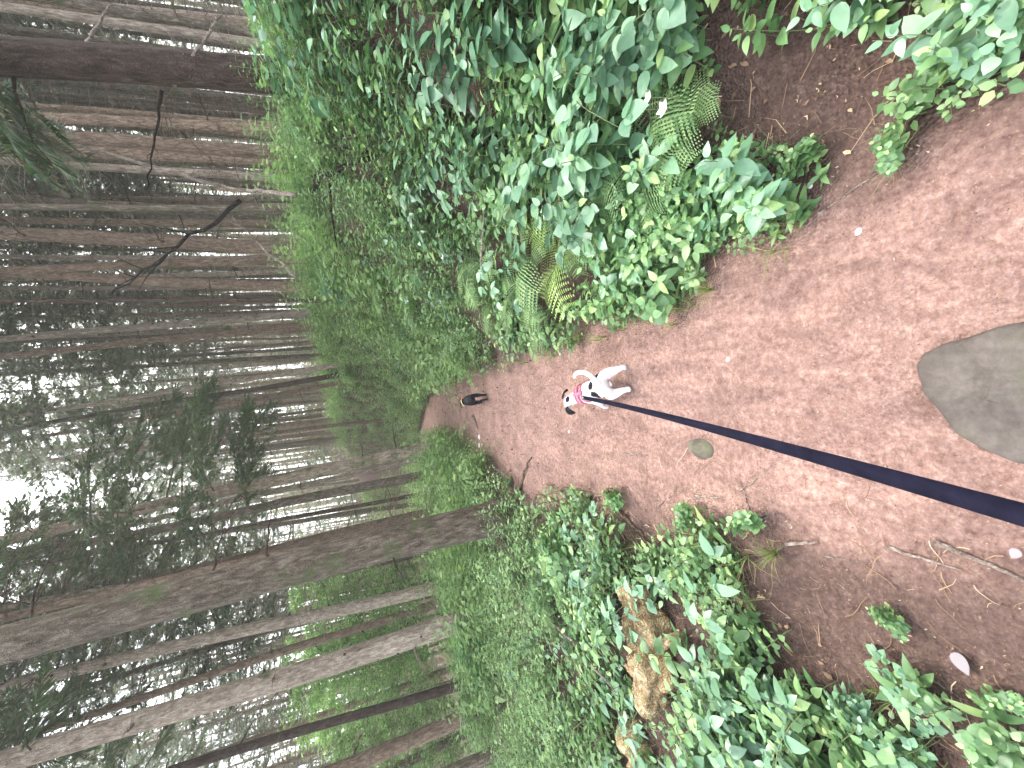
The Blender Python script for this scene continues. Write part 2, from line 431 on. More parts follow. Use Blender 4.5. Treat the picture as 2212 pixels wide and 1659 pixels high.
def sow(n, rmin, rmax, az0, az1, accept, power=1.0):
    lr = rng.uniform(0, 1, n) ** power
    r = rmin * (rmax / rmin) ** lr
    a = np.radians(rng.uniform(az0, az1, n))
    x, y = r * np.sin(a), r * np.cos(a)
    k = accept(x, y, r); x, y, r = x[k], y[k], r[k]
    return x, y, land(x, y), r

def cover(name, kinds, pts, mats, smin, smax, tilt=.18, kind='stuff', grow=0., base=1., smooth=True):
    x, y, z, r = pts; gs = []; small = .62 + .38 * sst((r - .9) / 1.6); which = rng.integers(0, len(kinds), len(x))
    for i, g in enumerate(kinds):
        s = which == i; n = int(s.sum())
        if not n: continue
        A = rand_rots(n, tilt, smin, smax) * ((base + grow * r[s]) * small[s])[:, None, None]
        gs.append(scatter(g, A, np.stack([x[s], y[s], z[s] - .005], -1)))
    G = join(gs); o = obj(name, mesh(name, G, mats, smooth)); tag(o, kind=kind); return o

CLEAR = ((1400, 1330, .24), (1390, 1400, .25), (1400, 1480, .24), (1460, 1400, .12), (1390, 1640, .26), (1235, 550, .24), (1225, 620, .24), (1260, 690, .14), (1135, 585, .2), (1060, 640, .2), (1460, 275, .16), (1140, 700, .12), (1030, 560, .15))
# bare earth: hollows in the planting, left where the photo shows brown soil
def bare(x, y):
    b = sst((wob(x, y, 1.7, 11) + .5 * wob(x, y, 4.3, 12) - .55) / .5)
    for (px, py, rr) in ((1670, 190, .30), (1850, 200, .3), (1780, 1300, .35), (1010, 430, .24), (1120, 520, .2), (1000, 160, .3), (700, 380, .6), (1650, 620, .1)) + CLEAR:
        p = on_land(px, py)
        b = np.maximum(b, sst(1.4 - np.hypot(x - p.x, y - p.y) / rr))
        if (px, py, rr) in CLEAR: p = on_land(px, py, .2); b = np.maximum(b, sst(1.4 - np.hypot(x - p.x, y - p.y) / rr))
    return b

def acc(keep, dmin, dmax=99, side=0, thin=1.):
    def f(x, y, r):
        d = off_path(x, y)
        k = (d > dmin) & (d < dmax) & (rng.uniform(0, 1, len(x)) < keep) & (np.hypot(x, y) > .75)
        k &= rng.uniform(0, 1, len(x)) > bare(x, y) * thin
        if side > 0: k &= x > -.3 - np.maximum(0, y - 12) * .3
        if side < 0: k &= (x < -.2) & (rng.uniform(0, 1, len(x)) < .12 + sst(d / .7))
        return k
    return f

LM = [MAT['leaf'], MAT['stem']]; LMint = [MAT['leaf_mint'], MAT['stem']]
cover('bank_undergrowth', SPR['nettle'], sow(6200, .9, 16, 5, 100, acc(1, .14, side=1)), LM, .5, 1.0)
cover('mint_undergrowth', SPR['nettle'] + SPR['nettle'], sow(1100, .8, 16, 5, 100, acc(1, .15, side=1)), LMint, .7, 1.25)
cover('bank_brambles', SPR['bramble'], sow(600, .8, 16, 5, 100, acc(1, .75, side=1)), LMint, .7, 1.2)
cover('low_undergrowth', SPR['small'], sow(9000, .8, 20, -85, 100, acc(1, .02)), LM, .7, 1.5)
cover('side_undergrowth', SPR['nettle'][:2] + SPR['small'], sow(3600, .9, 14, -95, 0, acc(.8, .12, side=-1)), LM, .5, .95)
cover('side_brambles', SPR['bramble'] + SPR['nettle'], sow(620, 1.1, 12, -90, -8, acc(1, .45, side=-1)), LMint, .6, .95)
cover('fine_undergrowth', SPR['fine'], sow(6500, 4, 40, -60, 60, acc(1, .2)), [MAT['fern'], MAT['stem']], .6, 1.2, grow=.015)
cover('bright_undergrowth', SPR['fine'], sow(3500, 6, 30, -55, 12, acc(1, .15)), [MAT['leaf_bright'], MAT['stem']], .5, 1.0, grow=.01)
def strip(n, x0, x1, y0, y1, dmin):
    x, y = rng.uniform(x0, x1, n), rng.uniform(y0, y1, n); k = off_path(x, y) > dmin; x, y = x[k], y[k]; return x, y, land(x, y), np.hypot(x, y)
cover('trailside_undergrowth', SPR['fine'] + SPR['nettle'], strip(8000, -9, 7, 8, 30, .0), [MAT['fern'], MAT['stem']], .8, 1.5)
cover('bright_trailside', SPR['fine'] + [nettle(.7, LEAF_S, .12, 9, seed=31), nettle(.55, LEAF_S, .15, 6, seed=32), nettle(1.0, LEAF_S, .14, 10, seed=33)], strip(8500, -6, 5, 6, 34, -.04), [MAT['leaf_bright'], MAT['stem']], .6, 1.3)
cover('grass', [tuft(seed=1), tuft(30, .16, 2), tuft(14, .3, 3)], sow(1500, .9, 14, -95, 90, acc(1, -.06, .35)), [MAT['grass']], .5, 1.1)

# litter: needles, chips and bits of twig on the path and soil
def bit(l, r_, sides=3, bend=.1):
    ts = (0, .5, 1) if sides == 3 else np.linspace(0, 1, 7)
    return tube([(bend * l * math.sin(math.pi * t) + .03 * l * math.sin(9 * t), (t - .5) * l, r_ * .6 * t) for t in ts], [r_ * (1 - .6 * t) for t in ts], sides)
def chip(l): return Geo.of([(0, -l * .55, 0), (l * .22, -l * .3, .15 * l), (l * .26, l * .05, .2 * l), (l * .1, l * .45, .05 * l), (-l * .04, l * .5, .02), (-l * .24, l * .2, .12 * l), (-l * .2, -l * .25, .1 * l), (0, 0, .02 * l)], [(7, k, (k + 1) % 7) for k in range(7)])
lx = lambda x, y, r: np.abs(x) < 40
p = sow(26000, .55, 12, -100, 90, lambda x, y, r: off_path(x, y) < .5)
p = (p[0], p[1], p[2] + .006, p[3])
cover('litter', [bit(.03, .0008), bit(.045, .001, bend=.2), chip(.012), chip(.018), bit(.02, .0012)], p, [MAT['dry']], .5, 1.4, .12, grow=.22, base=.32, smooth=False)
p = sow(520, .8, 6, -80, 0, lambda x, y, r: (off_path(x, y) < .35) & (off_path(x, y) > -.55) & (x < -.2))
cover('twig_litter', [bit(.16, .0022, 4, .12), bit(.09, .002, 4, .16), bit(.22, .0028, 4, .08)], (p[0], p[1], p[2] + .006, p[3]), [MAT['dry']], .4, 1.2, .1)
p = sow(6000, 1, 14, -95, 95, lambda x, y, r: off_path(x, y) > .1)
cover('dead_leaves', [chip(.035), chip(.025), bit(.14, .002), bit(.25, .003, bend=.15)], (p[0], p[1], p[2] + .012, p[3]), [MAT['dry']], .5, 1.3, .3)

# ------------------------------------------------------------------ ferns and single plants
def make_fern(L, nf, mats, seed, n=20):
    e = bpy.data.objects.new('fern', None); col.objects.link(e); r = random.Random(seed)
    ms = [mesh('frond', frond(L, n, seed + k, arch=.45 + .12 * k), mats) for k in range(3)]
    for k in range(nf):
        o = obj('frond', ms[k % 3], e, rot=(r.uniform(.15, .55), r.uniform(-.15, .15), 2 * math.pi * k / nf + r.uniform(-.25, .25)))
        s = r.uniform(.8, 1.1); o.scale = (s, s, s)
    return e
fern_g = make_fern(.62, 9, [MAT['fern'], MAT['stem']], 20)
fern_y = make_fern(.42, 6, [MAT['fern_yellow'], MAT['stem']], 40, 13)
ferns = [
 (1232, 535, 1.45, 'y', 'bright yellow-green fern at the foot of the bank beside the path'),
 (1135, 585, 1.0, 'g', 'fern uphill behind the yellow-green fern, its fronds over a dark hollow'),
 (1060, 640, .9, 'g', 'green fern low on the bank beyond the yellow-green fern'),
 (1140, 700, .7, 'g', 'small green fern touching the path edge beyond the yellow-green fern'),
 (1455, 275, .62, 'f', 'large pale fern bending out of the leafy bank toward the bare soil'),
 (1380, 310, .7, 'g', 'fern half hidden by leaves under the white flowers'),
 (1030, 560, .9, 'g', 'fern under the pale stick standing in the bank'),
 (1010, 730, .8, 'g', 'feathery fern on the bank opposite the black dog'),
 (900, 640, 1.2, 'g', 'fern high on the bank crest before the thin trunks'),
 (820, 620, 1.2, 'g', 'large-leaved fern clump on the crest of the bank'),
 (1240, 470, .8, 'g', 'fern spreading among broad leaves above the yellow-green fern'),
 (950, 1180, .9, 'g', 'fern by the foot of the thick grey trunk left of the path'),
 (1180, 1260, .8, 'g', 'fern in the bushes behind the mossy stump'),
]
fern_f = make_fern(.5, 8, [MAT['fern_pale'], MAT['stem']], 47, 17)
firsts = {'y': fern_y, 'g': fern_g, 'f': fern_f}; used = set()
for i, (px, py, s, k, lab) in enumerate(ferns):
    q = on_land(px, py, .12)
    o = firsts[k] if k not in used else copy_tree(firsts[k]); used.add(k)
    o.location = (q.x, q.y, landz(q.x, q.y)); o.rotation_euler = (0, 0, i * 1.1); o.scale = (s, s, s)
    tag(o, lab, 'fern', 'ferns growing on the banks')

def make_plant(kind, seed):
    e = bpy.data.objects.new('leafy_plant', None); col.objects.link(e); r = random.Random(seed)
    if kind == 'big': g = [nettle(.5, LEAF, .125, 7, seed=seed + k) for k in range(3)]
    elif kind == 'cane': g = [bramble(.65, LEAF_B, .09, 8, seed=seed + k) for k in range(3)]
    else: g = [nettle(.45, LEAF_B, .10, 7, seed=seed + k) for k in range(3)]
    mt = LMint if kind != 'up' else LM
    ms = [mesh('shoot', x, mt) for x in g]
    for k in range(6 if kind != 'cane' else 5):
        o = obj('shoot', ms[k % 3], e, loc=(r.uniform(-.08, .08), r.uniform(-.08, .08), 0), rot=(r.uniform(-.35, .35), r.uniform(-.35, .35), r.uniform(0, 6.28)))
    return e
pl0 = {k: make_plant(k, s) for k, s in (('big', 60), ('cane', 70), ('up', 80))}
plants = [
 (1030, 150, 'big', 1.0, 'large-leaved plant high on the near bank beside the dark hollow'),
 (1150, 80, 'big', .9, 'large-leaved plant at the upper edge of the near bank'),
 (1500, 60, 'big', .6, 'plant with the broadest hanging leaves above the bare soil'),
 (1380, 130, 'big', .65, 'tall broad-leaved plant next to the white flowers'),
 (1250, 230, 'cane', 1.0, 'arching bramble crossing the middle of the near bank'),
 (1030, 330, 'cane', .9, 'bright bramble sprawling over the dark gap in the bank'),
 (1340, 380, 'cane', .8, 'bramble low on the bank with rounded leaves in threes'),
 (1130, 420, 'up', .9, 'upright plant with paired leaves above the pale stick'),
 (900, 400, 'up', .8, 'single plant with four pale leaves in the shaded part of the bank'),
 (1330, 560, 'up', .5, 'leafy plant at the bank foot nearest the white dog'),
 (1430, 640, 'up', .6, 'bushy plant poking out over the path edge'),
 (1930, 335, 'up', .24, 'lone green seedling on the dirt of the right path edge'),
 (1750, 350, 'up', .28, 'small leafy plant where soil meets the right path edge'),
 (1230, 1180, 'up', .8, 'bright leafy plant beside the roots left of the path'),
 (1320, 1240, 'cane', .7, 'bramble leaning over the mossy stump'),
 (1290, 1330, 'up', .6, 'light green plant behind the mossy stump'),
 (1340, 1070, 'up', .35, 'low plant growing at the left path edge by the roots'),
 (1490, 1110, 'up', .3, 'small tuft of leaves on the left edge level with the round stone'),
 (1620, 1130, 'up', .35, 'small plant with long leaves beside the orange wood chip'),
 (1700, 1500, 'big', .38, 'broad-leaved plant in the lower left thicket'),
 (1870, 1520, 'big', .3, 'broad-leaved plant with a round pale leaf near the white leaf'),
 (2010, 1590, 'cane', .35, 'bramble at the bottom right corner near the walker'),
 (1900, 1630, 'up', .4, 'dark green plant on the lower edge of the left thicket'),
 (2150, 1620, 'up', .35, 'leafy plant in the very corner beside the walker'),
 (2190, 1510, 'up', .2, 'small plant at the frame edge beside the walker\'s foot'),
 (1940, 1330, 'up', .2, 'lone seedling with three green leaves on the brown soil'),
 (760, 620, 'big', 1.6, 'pale serrated plant standing on the crest of the bank'),
]
used = set()
for i, (px, py, k, s, lab) in enumerate(plants):
    q = on_land(px, py, .15 * s)
    o = pl0[k] if k not in used else copy_tree(pl0[k]); used.add(k)
    o.location = (q.x, q.y, landz(q.x, q.y)); o.rotation_euler = (0, 0, i * 2.1); o.scale = (s, s, s)
    tag(o, lab, 'plant', 'leafy plants on the banks')

for i, (px, py, s_, lab) in enumerate([(1545, 625, 1.0, 'dry tan grass tuft on the right path edge'), (1515, 590, .8, 'smaller dry grass tuft beside the tan one'), (1330, 1062, .8, 'pale grass tuft by the left edge roots'), (1265, 728, 1.1, 'yellowish grass at the foot of the ferns by the path'), (1690, 1190, .9, 'straggly grass over the brown soil at the left')]):
    q = on_land(px, py); e = bpy.data.objects.new('grass_tuft', None); col.objects.link(e); e.location = (q.x, q.y, landz(q.x, q.y)); tag(e, lab, 'grass tuft', 'grass tufts by the path')
    obj('blades', mesh('blades', tuft(70, .16 * s_, 90 + i), MAT['grass']), e)
# white flowers
MAT['petal'], _, _ = mat('white_petal', (.85, .85, .9), .5)
MAT['yolk'], _, _ = mat('flower_centre', (.6, .5, .1), .6)
def flower(px, py, h, s, lab):
    q = on_land(px, py, h); e = bpy.data.objects.new('wildflower', None); col.objects.link(e)
    e.location = (q.x, q.y, landz(q.x, q.y)); tag(e, lab, 'flower', 'white flowers on the bank')
    obj('stem', mesh('stem', tube([(0, 0, 0), (.02, 0, h * .6), (.0, 0, h)], [.002, .002, .0015], 5), MAT['stem']), e)
    gs = [leaf(Wd=.7, droop=-.15).moved(rotm(.25, 0, k * 2 * math.pi / 5) * s, (0, 0, h)) for k in range(5)]
    obj('petals', mesh('petals', join(gs), MAT['petal']), e)
    c = tube([(0, 0, h - .001), (0, 0, h + s * .15)], [s * .18, s * .1], 8); obj('flower_centre', mesh('flower_centre', c, MAT['yolk']), e)
flower(1385, 238, .35, .035, 'white flower on the near bank, left one of the pair')
flower(1442, 236, .35, .035, 'white flower on the near bank, closest to the large pale fern')
flower(1408, 212, .38, .025, 'smallest white flower, above the pair on the near bank')
flower(960, 555, .35, .045, 'white flower further along the bank behind the pale stick')
flower(1395, 590, .2, .02, 'tiny white flower over the bank foot')

# ------------------------------------------------------------------ stones, sticks, roots, stump
def blob(rx, ry, rz, seed, sub=4, amp=.15):
    bm = bmesh.new(); bmesh.ops.create_icosphere(bm, subdivisions=sub, radius=1); r = random.Random(seed); ph = [r.uniform(0, 6) for _ in range(6)]
    for v in bm.verts:
        c = v.co; n = 1 + amp * (math.sin(2.3 * c.x + ph[0]) * math.cos(2.1 * c.y + ph[1]) + .5 * math.sin(4.7 * c.z + 3.9 * c.x + ph[2]) + .3 * math.sin(8 * c.y + ph[3]) * math.sin(7 * c.x + ph[4]))
        v.co = Vector((c.x * rx * n, c.y * ry * n, c.z * rz * (.8 + .2 * n)))
    me = bpy.data.meshes.new('stone'); bm.to_mesh(me); bm.free()
    for p_ in me.polygons: p_.use_smooth = True
    return me
def stone_at(px, py, rx, ry, rz, m, seed, lab, sink=.3, rot=0, name='stone'):
    q = on_land(px, py); me = blob(rx, ry, rz, seed, 4, .07); me.materials.append(MAT[m])
    o = obj(name, me, loc=(q.x, q.y, landz(q.x, q.y) - rz * sink), rot=(0, 0, rot)); tag(o, lab, 'stone'); return o
stone_at(1515, 970, .055, .092, .035, 'rock_green', 1, 'round green-grey stone set in the path beside the leash', .25)
def slab():
    out = [(1985, 790), (2005, 762), (2045, 742), (2100, 728), (2160, 706), (2240, 690), (2400, 700), (2520, 800), (2480, 960), (2330, 1010), (2210, 1000), (2130, 968), (2070, 935), (2040, 890), (2005, 850)]
    P = [on_land(*p_) for p_ in out]; c = sum(P, Vector()) / len(P); c.z = landz(c.x, c.y); bm = bmesh.new(); rings = []
    for k, (sc, dz) in enumerate(((1.04, -.06), (1.0, .004), (.975, .016), (.92, .022), (.7, .026), (.45, .028), (.2, .028))):
        ring = []
        for a, b in zip(P, P[1:] + P[:1]):
            for t in (0, .25, .5, .75):
                q_ = a.lerp(b, t); v = Vector(((q_.x - c.x) * sc, (q_.y - c.y) * sc, dz + .004 * math.sin(31 * q_.x * sc + 17 * q_.y) + .003 * math.sin(60 * q_.y * sc))); ring.append(bm.verts.new(v))
        rings.append(ring)
    for r0, r1 in zip(rings, rings[1:]):
        for i_ in range(len(r0)): j_ = (i_ + 1) % len(r0); f = bm.faces.new((r0[i_], r0[j_], r1[j_], r1[i_])); f.smooth = True
    bm.faces.new(rings[-1]); bm.normal_update(); me = bpy.data.meshes.new('flat_stone'); bm.to_mesh(me); bm.free(); me.materials.append(MAT['rock'])
    tag(obj('flat_stone', me, loc=c), 'large flat grey stone sunk in the path at the walker\'s feet', 'stone')
slab()
for px, py, s, lab in ((1752, 400, .014, 'white pebble on soil near the bank edge'), (1858, 502, .014, 'white pebble on the right side of the path'),
                  (1575, 778, .014, 'pale pebble in the middle of the path'), (1036, 944, .05, 'upper of two white stones on the far left path edge'),
                  (1036, 962, .05, 'lower of two white stones on the far left path edge'), (1230, 932, .014, 'tiny pale pebble level with the white dog\'s head')):
    stone_at(px, py, s, s * .75, s * .6, 'pebble', int(px), lab, .2, name='pebble')

def stick(px0, py0, px1, py1, r0, mname, lab, lift=.02, arch=0., name='stick', cat='stick', d0=None, d1=None, twigs=0, seed=0, wob_=.02):
    r = random.Random(seed)
    def P(px, py, d):
        if d: return at(px, py, d)
        q = on_land(px, py, lift); return Vector((q.x, q.y, landz(q.x, q.y) + lift))
    a, b = P(px0, py0, d0), P(px1, py1, d1); n = 12; pts = []; L = (b - a).length
    for k in range(n + 1):
        t = k / n; q = a.lerp(b, t)
        if not (d0 or d1): q.z = landz(q.x, q.y) + lift
        q = q + Vector((r.uniform(-1, 1), r.uniform(-1, 1), r.uniform(-1, 1))) * wob_ * L * .5; q.z += arch * math.sin(math.pi * t)
        pts.append(q - a)
    g = tube(pts, [r0 * (1 - .65 * k / n) for k in range(n + 1)], 8)
    o = obj(name, mesh(name, g, MAT[mname], True), loc=a); tag(o, lab, cat)
    for k in range(twigs):
        i = r.randint(3, n - 1); p0 = pts[i]; dr = (pts[i] - pts[i - 1]).normalized(); side = Vector((r.uniform(-1, 1), r.uniform(-1, 1), r.uniform(-.5, 1)))
        dd = (dr * .8 + side * .8).normalized() * L * r.uniform(.08, .25)
        q = [p0, p0 + dd * .5 + Vector((0, 0, .02)), p0 + dd]
        obj('twig', mesh('twig', tube(q, [r0 * .35, r0 * .25, r0 * .1], 5), MAT[mname], True), o)
    return o
# dead wood on the bank
stick(665, 412, 830, 335, .05, 'wood_black', 'dark fallen log lying across the shaded bank', .10, .05, 'fallen_branch', 'branch', twigs=3, seed=1)
stick(480, 402, -30, 245, .024, 'wood_dead', 'pale dead branch leaning up from the bank toward the big dark tree', .05, .1, 'dead_branch', 'branch', d0=5.0, d1=4.3, twigs=4, seed=2, wob_=.01)
stick(640, 420, 480, 402, .024, 'wood_dead', 'grey end of a dead limb where the leaning branch meets the log', .08, .05, 'dead_branch', 'branch', d0=4.4, d1=5.0, twigs=5, seed=12)
stick(515, 430, 235, 645, .026, 'wood_black', 'black crooked dead branch slanting across the trunks behind the bank', .05, 0, 'dead_branch', 'branch', d0=4.6, d1=5.4, twigs=9, seed=3, wob_=.03)
stick(350, 195, 318, 415, .015, 'wood_black', 'thin dark dead twig hanging by the big dark trunk', .05, 0, 'dead_branch', 'branch', d0=3.9, d1=4.4, twigs=3, seed=4, wob_=.03)
stick(180, 105, 240, 5, .02, 'wood_dead', 'pale forked twig above the big dark trunk', .05, 0, 'dead_branch', 'branch', d0=4.2, d1=3.9, twigs=3, seed=5)
stick(375, 185, 480, 30, .02, 'wood_dead', 'curved twig reaching across the big dark trunk', .05, 0, 'dead_branch', 'branch', d0=3.8, d1=3.6, twigs=2, seed=6)
stick(640, 600, 500, 470, .02, 'wood_dead', 'spray of pale dead twigs on the bank crest', .05, 0, 'dead_branch', 'branch', d0=6.4, d1=6.0, twigs=9, seed=7, wob_=.05)
stick(1038, 575, 1047, 425, .008, 'wood_dead', 'straight pale stick standing in the bank leaves', .05, 0, d0=2.9, d1=2.75, wob_=.004)
stick(1190, 1345, 1330, 1500, .012, 'wood_dead', 'long thin brown stick lying in the left thicket', .18, .05, seed=8)
stick(1075, 1560, 1110, 1659, .02, 'wood_dead', 'pale broken branch end at the far left thicket', .3, 0, seed=9)
# twigs and roots on the path
tw = [(1340, 980, 1400, 985, .006), (1500, 1072, 1560, 1075, .007), (1590, 1115, 1660, 1110, .012), (1700, 1175, 1770, 1170, .009), (1160, 998, 1170, 1035, .006), (1420, 1100, 1470, 1050, .004), (1620, 500, 1700, 520, .004),
      (1920, 1180, 2080, 1230, .006), (2020, 1170, 2212, 1250, .009), (1780, 1200, 1860, 1215, .003), (1990, 1450, 2090, 1510, .004), (1760, 470, 1900, 370, .004), (1600, 1060, 1680, 1000, .003), (1640, 1150, 1600, 1040, .004)]
tl = ['short pale twig on the path left of the green-grey stone', 'forked pale twig at the left path edge below the stone', 'orange-brown wood chip beside the left edge plants', 'orange chip of bark on the brown soil', 'curved twig among the roots at the left edge', 'thin dark twig near the left path edge', 'thin straw on the right side of the path',
      'long straw on the soil near the walker', 'grey half-buried root near the walker\'s left foot', 'thin needle twig on the soil by the bark chip', 'bent pale twig beside the white leaf', 'long dry grass stalk along the right path edge', 'thin twig crossing the path beside the leash', 'thin stalk on the path by the orange wood chip']
for i, ((a, b, c, d, r_), lab) in enumerate(zip(tw, tl)): stick(a, b, c, d, r_, 'wood_dead', lab, r_ * .8, 0, 'twig', 'twig', seed=30 + i, wob_=.03)
for i, (a, b, c, d, r_, lab) in enumerate([(1120, 1060, 1150, 985, .022, 'root crossing the left path edge nearest the grey tree'), (1150, 1075, 1330, 1085, .02, 'long root running along the left edge of the path'),
        (1180, 1050, 1260, 1062, .014, 'thin curved root above the long root'), (1330, 1085, 1420, 1190, .016, 'root end disappearing into the left thicket'), (1040, 1000, 1110, 1045, .025, 'root at the base of the grey tree')]):
    stick(a, b, c, d, r_, 'bark_brown', lab, r_ * .3, .01, 'tree_root', 'root', seed=50 + i, wob_=.06)
# plank-like log lying across the far path
stick(1022, 898, 1032, 925, .035, 'wood_dead', 'short wooden log step lying across the far path', .02, 0, 'log_step', 'log', seed=60, wob_=0)

# mossy rotten wood on the left
def rotten(pa, pb, r_, seed, lab, stubs):
    a, b = on_land(*pa, .1), on_land(*pb, .1); a.z, b.z = landz(a.x, a.y), landz(b.x, b.y); d = b - a; L = d.length; rr = random.Random(seed)
    e = bpy.data.objects.new('rotten_log', None); col.objects.link(e); e.location = a; tag(e, lab, 'log', 'mossy rotten logs in the left thicket')
    n = 46; pts = [np.array(d * (k / n)) + (.03 * math.sin(k * .23 + seed), .02 * math.cos(k * .31), r_ * .55 + .03 * math.sin(k * .17 + 1)) for k in range(n + 1)]
    rad = [r_ * (.35 + .65 * math.sin(math.pi * min(1, max(0, (k / n) * 1.0)) ** .8) ** .5) * (.85 + .15 * math.sin(k * .6 + seed)) for k in range(n + 1)]
    ph = [rr.uniform(0, 6) for _ in range(5)]
    def jit(i, k, a_): return .16 * math.sin(2 * a_ + i * .09 + ph[0]) + .12 * math.sin(5 * a_ + i * .21 + ph[1]) + .08 * math.sin(9 * a_ - i * .33 + ph[2]) + .05 * math.sin(17 * a_ + i * .8 + ph[3]) + .03 * rr.uniform(-1, 1)
    obj('log_body', mesh('log_body', tube(pts, rad, 56, True, jit), MAT['wood_moss'], True), e)
    for (t, az, l, z1, rr_) in stubs:
        p0 = np.array(d * t) + (0, 0, r_ * .5); dd = np.array((math.cos(az) * l, math.sin(az) * l, z1))
        P = [p0 + dd * u + (0, 0, -.25 * l * u * u) for u in np.linspace(0, 1, 8)]
        obj('root', mesh('root', tube(P, np.linspace(rr_, rr_ * .35, 8), 18, True, lambda i, k, a_: .2 * math.sin(3 * a_ + i * .7) + .1 * math.sin(7 * a_ + i)), MAT['wood_moss'], True), e)
rotten((1375, 1275), (1425, 1530), .15, 1, 'mossy rotten log with pale bare wood beside the brown soil', ((.15, 1.2, .28, .05, .06), (.35, 2.4, .4, .06, .07), (.5, -.9, .3, .02, .05), (.75, 2.0, .35, .1, .06)))
rotten((1350, 1560), (1400, 1720), .12, 4, 'smaller yellow-brown rotten log at the lower edge beyond the big one', ((.4, 1.0, .2, .04, .05),))
# white scrap leaf, yellow leaf
def flat_leaf(px, py, s, m, lab, rot, name='fallen_leaf'):
    q = on_land(px, py, .02); g = leaf(1, .8, -.12, .15); g.V *= s
    o = obj(name, mesh(name, g, m), loc=(q.x, q.y, landz(q.x, q.y) + .015), rot=(.1, .1, rot)); tag(o, lab, 'leaf')
MAT['white_leaf'], _, _ = mat('pale_leaf', (.2, .18, .185), .8); MAT['yellow_leaf'], _, _ = mat('yellow_leaf', (.6, .42, .1), .6)
flat_leaf(2060, 1410, .055, MAT['white_leaf'], 'pale whitish fallen leaf on the brown soil', 2.2)
flat_leaf(1597, 340, .035, MAT['yellow_leaf'], 'small yellow fallen leaf at the foot of the near bank', .3)
flat_leaf(2205, 1185, .028, MAT['white_leaf'], 'pale bark flake near the walker\'s feet', 1.2)

# ------------------------------------------------------------------ trees
def trunk_geo(h, r, sides, rows, seed, flare=.5, knots=0):
    rr = random.Random(seed); z = np.concatenate([np.linspace(-.5, 1.2, rows // 4), np.linspace(1.3, h, rows - rows // 4)])
    ph = rr.uniform(0, 6); bx, by = rr.uniform(-.25, .25), rr.uniform(-.25, .25)
    pts = [(bx * (t / h) ** 2 * h * .06 + .02 * math.sin(t * .9 + ph), by * (t / h) ** 2 * h * .06 + .02 * math.cos(t * .7 + ph), t) for t in z]
    rad = [r * ((1 - .72 * max(t, 0) / h) + flare * math.exp(-max(t + .3, 0) * 3.2)) for t in z]
    jit = lambda i, k, a: .035 * math.sin(3 * a + z[i] * .8 + ph) + .02 * math.sin(7 * a + z[i] * 2.3) + .018 * rr.uniform(-1, 1) + .12 * math.exp(-max(z[i] + .3, 0) * 3) * math.sin(5 * a + ph)
    return tube(pts, rad, sides, True, jit)

def dead_branch_geo(L, r, seed, sides=5, twigs=4):
    rr = random.Random(seed); dr = rr.uniform(-.25, .2); gs = []
    P = [np.array((L * t, .06 * L * math.sin(4 * t + seed), L * (dr * t - .12 * t * t) + .02 * rr.uniform(-1, 1))) for t in np.linspace(0, 1, 7)]
    gs.append(tube(P, np.linspace(r, r * .15, 7), sides, False))
    for k in range(twigs):
        i = rr.randint(1, 5); a = rr.choice((-1, 1)) * rr.uniform(.4, 1.1); l = L * rr.uniform(.15, .4)
        d = np.array((math.cos(a), math.sin(a), rr.uniform(-.6, .1))) * l
        gs.append(tube([P[i], P[i] + d * .5, P[i] + d], [r * .4, r * .3, r * .08], 3, False))
    return join(gs)

def spray(seed, n=62):                  # the needled end of a spruce bough: many small needle-twigs
    rr = np.random.default_rng(seed); V = []; F = []
    for i in range(n):
        t = rr.uniform(0, 1); y = t; s = rr.choice((-1, 1)); l = .36 * (1 - t * .6) * rr.uniform(.6, 1.2)
        a = s * rr.uniform(.5, 1.1); dz = -rr.uniform(.1, .55) * l; w_ = .011
        b = len(V); px, py = 0, y
        V += [(px - w_ * .5, py, -.1 * t * t), (px + w_ * .5, py, -.1 * t * t), (math.sin(a) * l * .6 + w_, py + math.cos(a) * l * .6, dz * .5), (math.sin(a) * l, py + math.cos(a) * l, dz), (math.sin(a) * l * .6 - w_, py + math.cos(a) * l * .6 - w_, dz * .5 - .03)]
        F += [(b, b + 1, b + 2), (b, b + 2, b + 4), (b + 4, b + 2, b + 3)]
    return Geo.of(V, F)
SPRAYS = [spray(1), spray(2), spray(3)]

def crown_geo(z0, h, R0, seed, dens=1.):
    rr = random.Random(seed); out = {0: ([], []), 1: ([], []), 2: ([], [])}; lim = []
    z = z0
    while z < h - .3:
        t = (z - z0) / (h - z0); rad = R0 * (1 - t) ** .8 * rr.uniform(.75, 1.15) * (.55 + .45 * min(1, t * 5)) + .2
        for k in range(max(3, int(5 * dens))):
            a = rr.uniform(0, 6.28); L = rad * rr.uniform(.6, 1.1); dz = -rr.uniform(.05, .4)
            d = np.array((math.cos(a), math.sin(a), dz)); lim.append(tube([np.array((0, 0, z)), d * L * .5 + (0, 0, z), d * L + (0, 0, z - .1)], [.018, .012, .004], 3, False))
            m = max(3, int(L * 4 * dens))
            for j in range(m):
                f = .25 + .75 * (j + rr.random()) / m; p_ = d * L * f + np.array((rr.uniform(-.12, .12), rr.uniform(-.12, .12), z + rr.uniform(-.1, .05)))
                s = rr.uniform(.45, .85); A = rotm(rr.uniform(-.5, .1), rr.uniform(-.4, .4), a - math.pi / 2 + rr.uniform(-1.1, 1.1)) * s
                i = rr.randint(0, 2); out[i][0].append(A); out[i][1].append(p_)
        z += rr.uniform(.3, .55)
    gs = [scatter(SPRAYS[i], np.array(a_), np.array(b_)) for i, (a_, b_) in out.items() if a_]
    g = join(gs); l = join(lim); l.MI[:] = 1; return join([g, l])

